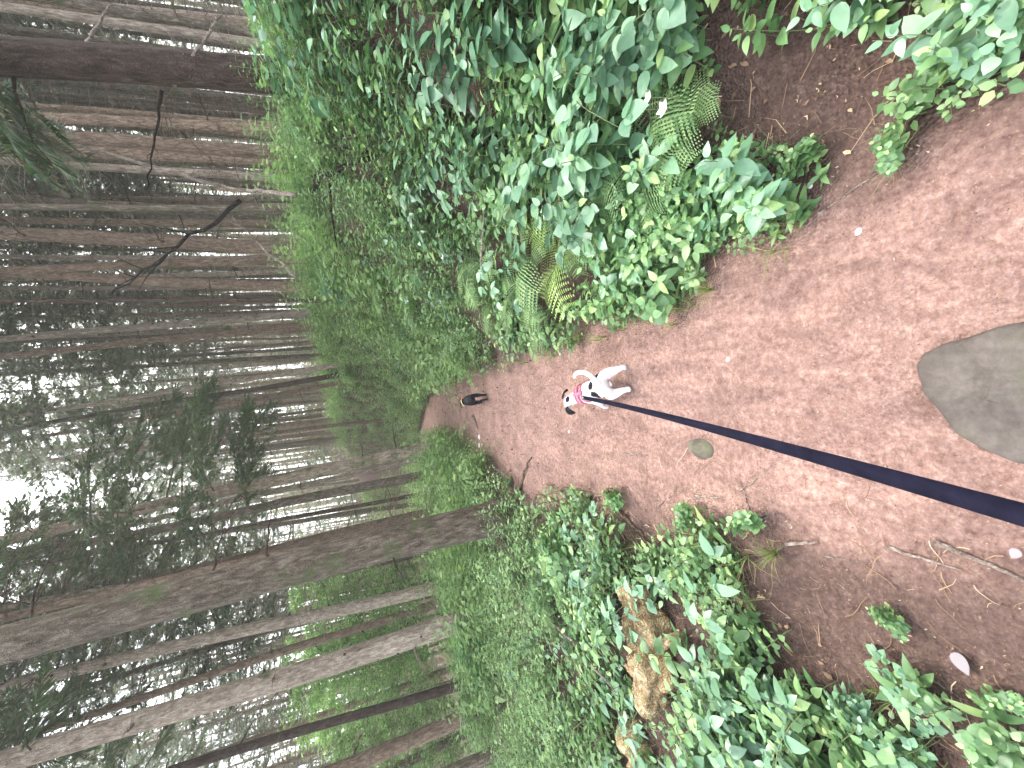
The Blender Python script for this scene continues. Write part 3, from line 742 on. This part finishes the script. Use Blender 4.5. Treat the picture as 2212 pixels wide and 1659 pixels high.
CROWNS = [mesh('crown', crown_geo(*c), [MAT['needle'], MAT['bark_dark']]) for c in ((10, 23, 2.0, 1, .75), (9, 21, 1.8, 2, .7), (12, 24, 2.1, 3, .75), (7, 19, 1.6, 4, .6))]

def axis_to(px0, py0, px1, py1, dist=None, flat=None):
    """foot and lean of a trunk, from its foot and a higher point along it"""
    if dist is None: b = on_land(px0, py0, .05)
    else: b = at(px0, py0, dist)
    b = Vector((b.x, b.y, landz(b.x, b.y)))
    # line of sight of the foot itself may be hidden by plants: keep the lateral place, drop to the ground
    r1 = ray(px1, py1); t = b.y / r1.y; top = Vector((0, 0, EYE)) + r1 * t
    return b, (top - b).normalized()

def big_tree(px0, py0, px1, py1, rad, m, lab, dist=None, h=20, nb=14, crown=0, seed=1, sides=28, blen=(.3, 1.2), z0=1.0, group=None):
    b, ax = axis_to(px0, py0, px1, py1, dist)
    e = bpy.data.objects.new('spruce_tree', None); col.objects.link(e); e.location = b
    e.rotation_mode = 'QUATERNION'; e.rotation_quaternion = Vector((0, 0, 1)).rotation_difference(ax)
    tag(e, lab, 'tree', group)
    obj('trunk', mesh('trunk', trunk_geo(h, rad, sides, 90, seed), MAT[m], True), e)
    rr = random.Random(seed + 5)
    for k in range(nb):
        z = z0 + (h * .62 - z0) * (k + rr.random()) / nb; L = rr.uniform(*blen); a = rr.uniform(0, 6.28); r_ = rad * (1 - .7 * z / h)
        obj('branch', mesh('branch', dead_branch_geo(L, .012 + .012 * rr.random(), seed * 50 + k), MAT['bark_dark' if m != 'bark_pale' else 'bark_brown'], True), e, loc=(math.cos(a) * r_ * .85, math.sin(a) * r_ * .85, z), rot=(0, 0, a))
    if m == 'bark_pale':
        for k in range(22):
            z = .8 + 10 * k / 22; a = rr.uniform(0, 6.28); r_ = rad * (1 - .72 * z / h); L = rr.uniform(.03, .07)
            obj('knot', mesh('knot', tube([(0, 0, 0), (L * .6, 0, .004), (L, 0, .008)], [.03, .022, .012], 8, True), MAT['bark_dark'], True), e, loc=(math.cos(a) * r_ * .93, math.sin(a) * r_ * .93, z), rot=(0, 0, a))
    o = obj('crown', CROWNS[crown], e, rot=(0, 0, seed))
    return e, b

placed = []
bt = [
 (560, 158, 0, 128, .155, 'bark_dark', 'massive dark-barked tree rooted on top of the near bank', 4.0, 22, 8, 0, 1, (.3, 1.0)),
 (1095, 1112, 0, 1392, .215, 'bark_grey', 'thick grey tree with cracked bark standing left of the path', None, 20, 10, 3, 2, (.3, 1.0)),
 (929, 962, 0, 1168, .19, 'bark_moss', 'mossy brown-footed tree where the path bends', 12.2, 24, 12, 0, 3, (.3, 1.0)),
 (935, 985, 0, 1192, .11, 'bark_pale', 'slender tree right behind the mossy tree at the path bend', 15, 22, 8, 0, 4, (.3, 1.0)),
 (940, 1020, 0, 1215, .17, 'bark_grey', 'grey leaning tree between the mossy tree and the thick grey tree', 14, 23, 14, 1, 5, (.3, 1.4)),
 (890, 1112, 0, 1335, .15, 'bark_brown', 'brown tree seen just behind the thick grey tree', 12, 22, 10, 0, 6, (.3, 1.0)),
 (955, 1268, 0, 1480, .17, 'bark_pale', 'pale tree with dark knots between the thick grey tree and the birch-like one', 11, 22, 14, 1, 7, (.2, .9)),
 (1055, 1325, 0, 1655, .2, 'bark_pale', 'stout pale tree with dark knots and a reddish patch at the left', 8.0, 22, 16, 3, 8, (.15, .8)),
 (968, 1295, 0, 1600, .12, 'bark_brown', 'thin brown tree just behind the stout pale tree', 12, 22, 10, 1, 9, (.3, 1.0)),
 (1050, 1460, 560, 1608, .11, 'bark_dark', 'slim dark tree beyond the stout pale tree before the light leaves', 10, 20, 8, 1, 10, (.3, 1.4)),
 (1050, 1528, 750, 1655, .15, 'bark_brown', 'brown tree with knots at the lower left corner thicket', 8.5, 20, 10, 1, 11, (.3, 1.0)),
 (755, 784, 0, 905, .11, 'bark_pale', 'pale slanting tree where the bank meets the trail bend', 17, 22, 8, 0, 12, (.3, 1.0)),
 (770, 806, 0, 930, .12, 'bark_dark', 'dark tree directly beside the pale slanting tree', 18, 22, 8, 0, 13, (.3, 1.0)),
 (780, 822, 0, 960, .12, 'bark_brown', 'brown tree next down from the dark one at the trail bend', 19, 22, 8, 2, 14, (.3, 1.0)),
 (690, 652, 0, 645, .05, 'bark_dark', 'very thin straight dark tree on the bank crest', 10, 19, 8, 0, 15, (.2, .7)),
 (695, 672, 0, 733, .12, 'bark_pale', 'pale trunk next to the very thin dark tree', 13, 22, 8, 0, 16, (.3, 1.0)),
 (690, 700, 0, 770, .13, 'bark_brown', 'brown trunk second from the very thin dark tree', 14, 22, 8, 2, 17, (.3, 1.0)),
 (690, 625, 0, 590, .15, 'bark_brown', 'reddish brown trunk behind the crest of the bank', 12, 22, 10, 0, 18, (.3, 1.0)),
 (640, 540, 0, 505, .17, 'bark_brown', 'broad brown trunk behind the crooked black branch', 10, 22, 12, 2, 19, (.3, 1.0)),
 (600, 470, 0, 430, .15, 'bark_grey', 'grey trunk behind the upper end of the leaning dead branch', 11, 22, 12, 1, 20, (.3, 1.2)),
 (590, 345, 0, 318, .12, 'bark_brown', 'trunk crossed by the pale leaning branch', 8.5, 22, 12, 0, 21, (.3, 1.0)),
 (560, 275, 0, 250, .10, 'bark_brown', 'trunk next to the big dark tree, behind hanging foliage', 8, 21, 10, 1, 22, (.3, 1.0)),
 (500, 40, 0, 10, .12, 'bark_brown', 'trunk at the upper corner beyond the big dark tree', 9, 21, 10, 1, 23, (.3, 1.0)),
 (880, 900, 0, 1010, .12, 'bark_brown', 'trunk in line with the end of the trail', 24, 23, 6, 3, 24, (.3, 1.0)),
 (890, 1070, 0, 1240, .09, 'bark_dark', 'thin dark trunk between the grey leaning tree and thick grey tree', 17, 22, 8, 0, 25, (.3, 1.4)),
]
def bough(e, z, az, L, seed, rot_out=-.25):
    rr = random.Random(seed); d = np.array((1., 0, 0)); A = [[], [], []]; P = [[], [], []]
    lim = tube([(0, 0, 0), (L * .5, 0, -.05 * L), (L, 0, -.25 * L)], [.022, .014, .004], 5, False); lim.MI[:] = 1
    for j in range(int(L * 26)):
        f = rr.uniform(.15, 1.05); x = L * f; w_ = (1 - f) * L * .5 + .15; y = rr.uniform(-w_, w_); i = rr.randint(0, 2)
        A[i].append(rotm(rr.uniform(-.6, 0), rr.uniform(-.4, .4), -math.pi / 2 + rr.uniform(-.9, .9) + (y > 0) * .5 - (y < 0) * .5) * rr.uniform(.3, .6)); P[i].append((x, y, -.25 * L * f * f - abs(y) * .25 + rr.uniform(-.05, .05)))
    g = join([scatter(SPRAYS[i], np.array(A[i]), np.array(P[i])) for i in range(3) if A[i]] + [lim])
    obj('bough', mesh('bough', g, [MAT['needle'], MAT['bark_dark']]), e, loc=(0, 0, z), rot=(0, 0, az))
for (a, b, c, d, r_, m, lab, dist, h, nb, cr, sd_, bl) in bt:
    e, pos = big_tree(a, b, c, d, r_, m, lab, dist, h, nb, cr, sd_, blen=bl, z0=1.2)
    placed.append((pos.x, pos.y))
    if sd_ == 1:
        for k in range(9): bough(e, 2.6 + .28 * k, 3.3 + 1.9 * math.sin(k * 2.1), .9 + .1 * (k % 3), 200 + k)
    if sd_ == 3:
        for k in range(10): bough(e, 5.5 + .38 * k, -.5 + 1.3 * math.sin(k * 1.7), 2.3 + .5 * (k % 3), 220 + k)
    if sd_ == 5:
        for k in range(3): bough(e, 6.0 + .5 * k, k * 1.3, 1.8 + .4 * (k % 3), 240 + k)

# the stand behind: one tree of each kind, then copies
def far_proto(m, rad, h, cr, seed):
    e = bpy.data.objects.new('spruce_tree', None); col.objects.link(e)
    g = [trunk_geo(h, rad, 12, 26, seed, .35)]; rr = random.Random(seed)
    for k in range(110):
        z = rr.uniform(1.0, h * .62); a = rr.uniform(0, 6.28); L = rr.uniform(.2, 1.7)
        g.append(dead_branch_geo(L, .010, seed * 99 + k, 3, 5).moved(rotm(0, 0, a), (0, 0, z)))
    e['bk'] = m; obj('trunk', mesh('trunk', join(g), MAT[m], True), e); obj('crown', CROWNS[cr], e, rot=(0, 0, seed))
    return e
protos = [far_proto('bark_brown', .12, 22, 0, 101), far_proto('bark_grey', .13, 22, 1, 102), far_proto('bark_pale', .11, 21, 2, 103), far_proto('bark_brown', .09, 20, 1, 104), far_proto('bark_moss', .14, 23, 0, 105), far_proto('bark_grey', .10, 21, 3, 106)]
pos = []; tries = 0
while len(pos) < 274 and tries < 60000:
    tries += 1
    r_ = 9 * (48 / 9) ** (random.random() ** .95); a = R(random.uniform(-47, 50)); x, y = r_ * math.sin(a), r_ * math.cos(a)
    xl, xr = edges(y)
    if xl - 1.0 < x < xr + (3.4 if y < 30 else 1.5): continue
    if x > 0 and r_ < 9 and x < 4: continue
    left = x < xl
    if left and a < R(-22) and 9 < r_ < 30 and random.random() < .75: continue
    if left and random.random() < .45: continue
    md = .95 if x > 0 else 1.5
    if any((x - p_[0]) ** 2 + (y - p_[1]) ** 2 < md * md for p_ in pos + placed): continue
    pos.append((x, y))
fl = {}
for i, (x, y) in enumerate(pos):
    k = random.randrange(6); src = protos[k]
    o = src if k not in fl else copy_tree(src); fl[k] = 1
    o.location = (x, y, landz(x, y) - .1); s = random.uniform(.6, 1.05) if x > 0 else random.uniform(.8, 1.3); o.scale = (s, s, random.uniform(.9, 1.1))
    o.rotation_euler = (random.gauss(0, .025), random.gauss(0, .025), random.uniform(0, 6.28))
    left = x < edges(y)[0]; far = math.hypot(x, y) > 24
    bk = {'bark_brown': 'brown', 'bark_grey': 'grey', 'bark_pale': 'pale', 'bark_moss': 'moss-flecked'}[src['bk']]
    lab = {(True, True): 'distant bare %s conifer in the open stand left of the trail', (True, False): 'bare %s conifer among those standing left of the trail',
           (False, True): 'distant bare %s conifer in the dense stand past the bank', (False, False): 'bare %s conifer among those just behind the bank crest'}[(left, far)] % bk
    tag(o, lab, 'tree', lab.replace('conifer', 'conifers'))

# bare trunks and foliage far off, past counting
def distant():
    gs = []; n = 520
    for i in range(n):
        r_ = random.uniform(48, 95); a = R(random.uniform(-55, 55)); x, y = r_ * math.sin(a), r_ * math.cos(a)
        z = landz(x, y); h = random.uniform(15, 24); rr = random.uniform(.12, .28)
        gs.append(tube([(x, y, z - .5), (x + random.uniform(-.3, .3), y, z + h * .5), (x + random.uniform(-.6, .6), y, z + h)], [rr, rr * .8, rr * .2], 6, False))
    g = join(gs); g.MI[:] = 1; A = []; P = []
    for i in range(34000):
        r_ = random.uniform(46, 90); a = R(random.uniform(-16, 55) if i % 4 else random.uniform(-55, -16)); x, y = r_ * math.sin(a), r_ * math.cos(a)
        z = landz(x, y); zz = z + (random.uniform(4, 25) if random.random() < .7 else random.uniform(0, 5))
        A.append(rotm(random.uniform(-.8, .8), random.uniform(-.5, .5), random.uniform(0, 6.28)) * random.uniform(1.2, 2.6)); P.append((x, y, zz))
    g2 = scatter(spray(9, 16), np.array(A), np.array(P))
    o = obj('distant_forest', mesh('distant_forest', join([g2, g]), [MAT['needle'], MAT['bark_brown']])); tag(o, kind='stuff')
distant()

# light green saplings and bushes
def sapling_proto(h, R0, seed, m, n=2600, name='broadleaf_sapling'):
    e = bpy.data.objects.new(name, None); col.objects.link(e); rr = random.Random(seed); gs = [tube([(0, 0, -.2), (.1, 0, h * .5), (0, .1, h * .9)], [.035, .025, .008], 6)]
    tips = []
    for k in range(26):
        z = h * (.15 + .8 * k / 26); a = k * 2.4 + rr.uniform(-.4, .4); L = R0 * (1.1 - .75 * k / 26) * rr.uniform(.7, 1.2)
        p0 = np.array((0, 0, z)); d = np.array((math.cos(a), math.sin(a), .35)) * L; gs.append(tube([p0, p0 + d * .5, p0 + d - np.array((0, 0, .1 * L))], [.012, .008, .003], 4, False))
        tips.append((p0, d))
    obj('trunk', mesh('trunk', join(gs), MAT['bark_brown']), e)
    A = []; P = []
    for i in range(n):
        p0, d = rr.choice(tips); t = rr.uniform(.2, 1.1); c = p0 + d * t + np.array((rr.gauss(0, .16), rr.gauss(0, .16), rr.gauss(0, .10)))
        A.append(rotm(rr.uniform(-.5, .5), rr.uniform(-.5, .5), rr.uniform(0, 6.28)) * rr.uniform(.07, .13)); P.append(c)
    obj('crown', mesh('crown', scatter(LEAF_S, np.array(A), np.array(P)), MAT[m]), e)
    return e
sp = [sapling_proto(4.2, 1.7, 1, 'leaf_bright', 6500), sapling_proto(5.6, 2.0, 2, 'leaf_bright', 8500)]
sl = ['light green sapling before the trunks at the lower left', 'taller light green sapling behind the slim dark tree', 'light green sapling between the stout pale tree and slim dark tree', 'light green sapling deep in the left clearing',
      'bright sapling at the far left edge of the clearing', 'light green sapling behind the pale knotty tree', 'bright sapling seen past the thick grey tree', 'light sapling beyond the stout pale tree', 'tall sapling in the back of the left clearing', 'bright sapling beside the brown knotted tree',
      'pale green sapling in the back row of the clearing', 'rounded light green sapling in the clearing', 'light green sapling furthest back on the left', 'light sapling at the end of the trail']
spos = [(-9.5, 11.5, 0), (-8.5, 13.5, 1), (-7.6, 12.8, 0), (-11, 15, 1), (-12.5, 13, 0), (-6.6, 14.5, 0), (-5.6, 15.5, 0), (-9.5, 17, 1), (-13.5, 17, 1), (-10.5, 9.8, 0), (-7.5, 18.5, 1), (-14.5, 14.5, 1), (-11.5, 20, 1), (-6.4, 27, 0)]
us = set()
for (x, y, k), lab in zip(spos, sl):
    o = sp[k] if k not in us else copy_tree(sp[k]); us.add(k)
    o.location = (x, y, landz(x, y)); s = random.uniform(.85, 1.15); o.scale = (s, s, s); o.rotation_euler = (0, 0, random.uniform(0, 6)); tag(o, lab, 'sapling', 'light green saplings in the left clearing')

bp = sapling_proto(1.0, .8, 5, 'leaf', 1500, 'bush'); bq = sapling_proto(1.2, .9, 6, 'fern', 1600, 'bush')
bl_ = [(-3.4, 9.2, 0, 'leafy bush left of the trail just past the thick grey tree'), (-2.6, 11.2, 1, 'light bush around the foot of the mossy tree'), (-4.8, 7.2, 0, 'leafy bush left of the thick grey tree'), (-6.3, 7.6, 1, 'bush in front of the stout pale tree'),
       (-5.2, 10.5, 1, 'bush between the thick grey tree and pale knotty tree'), (-7.4, 6.2, 0, 'bush at the far left below the brown knotted tree'), (-3.4, 14, 1, 'bush behind the mossy tree at the bend'),
       (.9, 15, 1, 'bush on the outer side of the trail bend'), (1.4, 18, 1, 'further bush on the outer side of the trail bend'), (-.2, 20, 0, 'bush above the end of the visible trail'), (-1.5, 25.5, 1, 'bush closing the view at the end of the trail'), (2.9, 13, 0, 'bush on the crest of the bank ahead')]
us = set()
for x, y, k, lab in bl_:
    src = (bp, bq)[k]; o = src if k not in us else copy_tree(src); us.add(k)
    o.location = (x, y, landz(x, y)); s = random.uniform(.55, .8); o.scale = (s * 1.2, s, s * .8); o.rotation_euler = (0, 0, random.uniform(0, 6)); tag(o, lab, 'bush', 'bushes along the trail')

# ------------------------------------------------------------------ dogs
def skin_body(name, chains, sub=3):
    """chains: lists of (x,y,z,r); first point of later chains may be an index into earlier verts"""
    V = []; E = []; Rr = []
    for ch in chains:
        prev = None
        for pnt in ch:
            if isinstance(pnt, int): prev = pnt; continue
            V.append(pnt[:3]); Rr.append(pnt[3]); i = len(V) - 1
            if prev is not None: E.append((prev, i))
            prev = i
    me = bpy.data.meshes.new(name); me.from_pydata(V, E, []); o = bpy.data.objects.new(name, me); col.objects.link(o)
    sk = o.modifiers.new('skin', 'SKIN'); sk.use_smooth_shade = True
    for i, r_ in enumerate(Rr): me.skin_vertices[0].data[i].radius = (r_, r_)
    me.skin_vertices[0].data[0].use_root = True
    ss = o.modifiers.new('sub', 'SUBSURF'); ss.levels = sub; ss.render_levels = sub
    dg = bpy.context.evaluated_depsgraph_get(); ev = o.evaluated_get(dg)
    nm = bpy.data.meshes.new_from_object(ev); bpy.data.objects.remove(o); nm.name = name
    for p_ in nm.polygons: p_.use_smooth = True
    return nm

def coat(name, rough=.75, fac=1.):
    m, nt, b = mat(name, (.8, .8, .8), rough, .15)
    a = N(nt, 'ShaderNodeAttribute', attribute_name='coat'); tc = N(nt, 'ShaderNodeTexCoord').outputs['Object']
    n = noise(nt, mapping(nt, tc, (1, .4, 1)), 160, 4, .7)
    c = mix(nt, .35, a.outputs['Color'], ramp(nt, n, [(.3, (.35, .35, .36)), (.7, (.62, .62, .62))]), 'OVERLAY')
    nt.links.new(c, b.inputs['Base Color']); bump(nt, b, n, .35, .004)
    return m
MAT['coat'] = coat('dog_coat')
MAT['black_fur'], ntf, bf = mat('black_fur', (.006, .006, .008), .7, .15)
MAT['nose'], _, _ = mat('nose', (.02, .018, .018), .35, .5)
MAT['eye'], _, _ = mat('eye', (.01, .008, .006), .1, .6)

def paint(me, fn):
    a = me.color_attributes.new('coat', 'FLOAT_COLOR', 'POINT')
    a.data.foreach_set('color', np.array([(*fn(v.co), 1) for v in me.vertices], np.float32).ravel())

def ellip(c, r, p_): return sum(((p_[i] - c[i]) / r[i]) ** 2 for i in range(3)) < 1

def band(yc, zc, rx, rz, w_, th, tilt=0, n=40, a0=0., a1=2 * math.pi):      # a webbing loop round the trunk
    V = []; F = []
    for i in range(n + 1):
        a = a0 + (a1 - a0) * i / n
        for (dy, k) in ((-w_ / 2, 1), (w_ / 2, 1), (w_ / 2, 1 + th / rx), (-w_ / 2, 1 + th / rx)):
            z = zc + rz * k * math.cos(a); V.append((rx * k * math.sin(a), yc + dy + tilt * (z - zc), z))
    for i in range(n):
        for j in range(4): F.append((i * 4 + j, i * 4 + (j + 1) % 4, i * 4 + 4 + (j + 1) % 4, i * 4 + 4 + j))
    if a1 - a0 < 6.2: F += [(3, 2, 1, 0), (n * 4, n * 4 + 1, n * 4 + 2, n * 4 + 3)]
    return Geo.of(V, F)

def checks(name, c1, c2):
    m, nt, b = mat(name, c1, .8)
    ch = N(nt, 'ShaderNodeTexChecker'); ch.inputs['Scale'].default_value = 90; ch.inputs[1].default_value = (*c1, 1); ch.inputs[2].default_value = (*c2, 1)
    nt.links.new(N(nt, 'ShaderNodeTexCoord').outputs['Object'], ch.inputs[0]); nt.links.new(ch.outputs[0], b.inputs['Base Color']); return m
MAT['harness'] = checks('pink_webbing', (.36, .04, .075), (.55, .22, .28))

def ear(side, hang=.075):
    V = []; F = []
    rows = [(0, .022), (.25, .030), (.55, .032), (.8, .024), (1, .006)]
    for t, w_ in rows:
        x = side * (.035 + .055 * math.sin(t * 1.5)); z = .02 - hang * t * t * .9
        V += [(x, -w_, z), (x + side * .004, 0, z + .005), (x, w_, z), (x - side * .003, w_ * .8, z - .007), (x - side * .005, 0, z - .009), (x - side * .003, -w_ * .8, z - .007)]
    for i in range(4):
        for j in range(6): a = i * 6 + j; b = i * 6 + (j + 1) % 6; F.append((a, b, b + 6, a + 6))
    F += [tuple(range(6))[::-1], tuple(24 + k for k in range(6))]
    g = Geo.of(V, F); return g

def white_dog():
    e = bpy.data.objects.new('dog', None); col.objects.link(e)
    ch = [
     [(0, -.17, .300, .062), (0, -.08, .305, .066), (0, .02, .300, .072), (0, .12, .295, .080), (0, .185, .315, .070), (-.01, .245, .355, .052), (-.02, .300, .395, .050), (-.03, .345, .405, .050), (-.045, .390, .392, .034), (-.058, .435, .378, .024)],
     [0, (0, -.205, .325, .036), (.03, -.255, .385, .024), (.075, -.262, .435, .021), (.110, -.225, .468, .019), (.125, -.15, .488, .017), (.120, -.085, .490, .014), (.105, -.045, .475, .011)],
     [0, (.055, -.180, .262, .062), (.095, -.160, .185, .048), (.105, -.225, .115, .026), (.115, -.235, .045, .020), (.118, -.205, .020, .026), (.120, -.168, .015, .020)],
     [0, (-.055, -.180, .262, .062), (-.080, -.150, .185, .048), (-.064, -.212, .115, .026), (-.058, -.222, .045, .020), (-.056, -.192, .020, .026), (-.058, -.155, .015, .020)],
     [3, (.058, .135, .225, .044), (.062, .100, .155, .026), (.062, .130, .085, .017), (.062, .120, .026, .015), (.062, .140, .013, .017)],
     [3, (-.058, .140, .225, .044), (-.100, .140, .160, .026), (-.125, .190, .100, .017), (-.130, .210, .045, .015), (-.130, .232, .030, .017)],
    ]
    me = skin_body('body', ch)
    spots = [((.078, -.165, .32), (.040, .036, .08)), ((.018, -.10, .37), (.034, .046, .08)), ((-.068, -.105, .33), (.046, .062, .08)), ((-.012, .285, .44), (.028, .032, .06)), ((0, .2, .20), (.05, .04, .06))]
    rr = random.Random(3)
    def fn(c):
        for s, r_ in spots:
            if ellip(s, r_, c): return (.005, .005, .007)
        h = rr.random()
        if c.z < .2 and c.y < -.1 and h < .12: return (.3, .28, .28)
        if c.y < -.19 and abs(c.x) < .035 and c.z < .30: return (.5, .42, .40)
        return (.82, .81, .80)
    paint(me, fn); me.materials.append(MAT['coat']); obj('body', me, e)
    hd = Vector((-.03, .335, .425))
    for s in (-1, 1):
        o = obj('ear', mesh('ear', ear(s), MAT['black_fur'], True), e, loc=hd, rot=(-.1, 0, .25)); o.scale = (1.25, 2.0, 1.2); sb = o.modifiers.new('s', 'SUBSURF'); sb.levels = sb.render_levels = 2
        me2 = blob(.008, .008, .008, 1, 2, 0); me2.materials.append(MAT['eye']); obj('eye', me2, e, loc=(-.045 + s * .027, .386, .418))
        me2 = blob(.016, .017, .018, 2, 3, .05); paint(me2, lambda c: (.72, .62, .6)); me2.materials.append(MAT['coat'])
    me2 = blob(.022, .018, .024, 3, 3, .05); paint(me2, lambda c: (.75, .68, .66)); me2.materials.append(MAT['coat']); obj('hindquarter_sac', me2, e, loc=(.0, -.195, .215))
    me2 = blob(.013, .012, .010, 4, 2, .05); me2.materials.append(MAT['nose']); obj('nose', me2, e, loc=(-.066, .455, .383))
    h = bpy.data.objects.new('harness', None)
    g = join([band(.085, .300, .080, .086, .035, .004), band(.180, .315, .081, .083, .050, .005, -.5), band(.225, .335, .067, .071, .025, .004, -.8),
              tube([(0, .05, .388), (0, .12, .392), (0, .19, .398)], [.016] * 3, 8), tube([(0, .06, .215), (0, .13, .205), (0, .23, .26)], [.014] * 3, 8)])
    ho = obj('harness', mesh('harness', g, MAT['harness'], True), e)
    gl = []
    for k in range(14): a0, a1 = k / 14 * 6.283, (k + 1) / 14 * 6.283; gl.append(tube([(-.04 + .011 * math.cos(a0), .055, .388 + .011 * math.sin(a0)), (-.04 + .011 * math.cos(a1), .055, .388 + .011 * math.sin(a1))], [.002, .002], 5, False))
    MAT['metal'], _, bm_ = mat('ring_metal', (.5, .5, .5), .3); bm_.inputs['Metallic'].default_value = 1
    obj('ring', mesh('ring', join(gl), MAT['metal']), ho)
    return e
wd = white_dog()
WD_ROT = .22; WD_S = 1.0
wd.location = (-.096, 2.30, landz(-.096, 2.30) + .002); wd.rotation_euler = (0, 0, WD_ROT); wd.scale = (.84, .70, .70)
tag(wd, 'white dog with black ears and black patches in a pink harness', 'dog')

def black_dog():
    e = bpy.data.objects.new('dog', None); col.objects.link(e)
    ch = [
     [(0, -.17, .285, .068), (0, -.08, .295, .074), (0, .02, .295, .080), (0, .12, .300, .086), (0, .185, .325, .072), (-.01, .235, .360, .056), (-.02, .28, .385, .052), (-.03, .32, .388, .048), (-.045, .365, .372, .032), (-.058, .405, .36, .022)],
     [0, (0, -.215, .295, .022), (-.015, -.25, .27, .012), (-.02, -.262, .235, .008)],
     [0, (.050, -.185, .245, .050), (.062, -.155, .165, .036), (.052, -.235, .100, .019), (.052, -.235, .035, .016), (.054, -.212, .015, .020)],
     [0, (-.050, -.190, .245, .050), (-.055, -.175, .165, .036), (-.030, -.275, .105, .019), (-.025, -.300, .040, .016), (-.025, -.280, .016, .020)],
     [3, (.058, .130, .220, .044), (.060, .100, .150, .026), (.060, .130, .080, .017), (.060, .120, .026, .015), (.060, .142, .013, .017)],
     [3, (-.058, .140, .220, .044), (-.060, .150, .150, .026), (-.060, .200, .085, .017), (-.060, .210, .028, .015), (-.060, .232, .013, .017)],
    ]
    me = skin_body('body', ch)
    def fn(c):
        if c.y < -.15 and abs(c.x) < .03 and .15 < c.z < .235: return (.32, .2, .16)
        if c.z > .345 and -.16 < c.y < .1: return (.02, .02, .026)
        return (.005, .005, .008)
    paint(me, fn); me.materials.append(MAT['coat']); obj('body', me, e)
    for s in (-1, 1):
        o = obj('ear', mesh('ear', ear(s, .055), MAT['black_fur'], True), e, loc=(-.025, .305, .405)); sb = o.modifiers.new('s', 'SUBSURF'); sb.levels = sb.render_levels = 2
    me2 = blob(.024, .02, .03, 3, 3, .05); paint(me2, lambda c: (.5, .36, .3)); me2.materials.append(MAT['coat']); obj('hindquarter_sac', me2, e, loc=(.006, -.2, .2))
    MAT['hi_yellow'], _, _ = mat('yellow_panel', (.85, .78, .38), .5); MAT['hi_orange'], _, _ = mat('orange_panel', (.85, .28, .16), .5)
    obj('collar', mesh('collar', band(.185, .335, .080, .082, .06, .004, -.5), MAT['black_fur']), e)
    for k, (mn, nm) in enumerate((('hi_orange', 'orange_panel'), ('hi_yellow', 'yellow_panel'), ('hi_yellow', 'yellow_panel'))):
        a0 = 1.05 - k * .78 - .7; obj(nm, mesh(nm, band(.175, .337, .087, .091, .062, .005, -.5, 10, a0, a0 + .70), MAT[mn]), e)
    return e
bd = black_dog(); bd.location = (-.19, 6.2, landz(-.19, 6.2) + .002); bd.rotation_euler = (0, 0, .06); bd.scale = (.98, .85, .88)
tag(bd, 'black dog further up the path with orange and yellow panels on its neck', 'dog')

# ------------------------------------------------------------------ leash
def leash():
    bpy.context.view_layer.update()
    a = wd.matrix_world @ Vector((-.045, .035, .395)); b = at(2330, 1146, .36)
    n = 60; V = []; F = []; W2 = .0125; T2 = .0011
    d = (b - a).normalized(); cen = []
    for k in range(n + 1):
        t = k / n; p_ = a.lerp(b, t); p_.z -= .035 * 4 * t * (1 - t); cen.append(p_)
    for k, p_ in enumerate(cen):
        t = k / n; dd = (cen[min(n, k + 1)] - cen[max(0, k - 1)]).normalized()
        see = (Vector((0, 0, EYE)) - p_).normalized()
        wv = dd.cross(Vector((.25, -.35, 1))).normalized(); tw = .5 * math.sin(2.2 * t + .4)
        wv = Quaternion(dd, tw) @ wv; nv = dd.cross(wv).normalized()
        for sx, sz in ((-1, -1), (1, -1), (1, 1), (-1, 1)): V.append(p_ + wv * W2 * sx + nv * T2 * sz)
    for k in range(n):
        for j in range(4): F.append((k * 4 + j, k * 4 + (j + 1) % 4, k * 4 + 4 + (j + 1) % 4, k * 4 + 4 + j))
    F += [(3, 2, 1, 0), (n * 4, n * 4 + 1, n * 4 + 2, n * 4 + 3)]
    V = [v - a for v in V]
    m, nt, bb = mat('navy_webbing', (.006, .006, .012), .9, .08)
    wv_ = N(nt, 'ShaderNodeTexNoise'); wv_.inputs['Scale'].default_value = 300; bump(nt, bb, wv_.outputs['Fac'], .5, .001)
    tc = N(nt, 'ShaderNodeTexCoord').outputs['Object']; nt.links.new(tc, wv_.inputs['Vector'])
    nt.links.new(ramp(nt, noise(nt, tc, 30, 5), [(.3, (.003, .003, .008)), (.7, (.010, .009, .020))]), bb.inputs['Base Color'])
    e = bpy.data.objects.new('leash', None); col.objects.link(e); e.location = a; tag(e, 'dark navy webbing leash stretched from the white dog to the walker', 'leash')
    obj('strap', mesh('strap', Geo.of(V, F), m), e)
    c = tube([(0, 0, 0), (d * .015)[:], (d * .035)[:]], [.005, .006, .004], 8); obj('clip', mesh('clip', c, MAT['metal'], True), e)
leash()

# ------------------------------------------------------------------ woodland haze, added to lift the darks of the stand
def haze():
    x0, x1, y0, y1, z0, z1 = -136, 136, -6, 204, -9, 62
    V = [(x, y, z) for z in (z0, z1) for y in (y0, y1) for x in (x0, x1)]
    F = [(0, 2, 3, 1), (4, 5, 7, 6), (0, 1, 5, 4), (2, 6, 7, 3), (0, 4, 6, 2), (1, 3, 7, 5)]
    m = bpy.data.materials.new('haze'); m.use_nodes = True; nt = m.node_tree; nt.nodes.clear()
    v = N(nt, 'ShaderNodeVolumePrincipled'); v.inputs['Density'].default_value = HAZE; v.inputs['Color'].default_value = (.90, .88, .76, 1); v.inputs['Anisotropy'].default_value = .2
    nt.links.new(v.outputs[0], N(nt, 'ShaderNodeOutputMaterial').inputs['Volume'])
    tag(obj('haze', mesh('haze', Geo.of(V, F), m)), kind='stuff')
HAZE = .0036
haze()
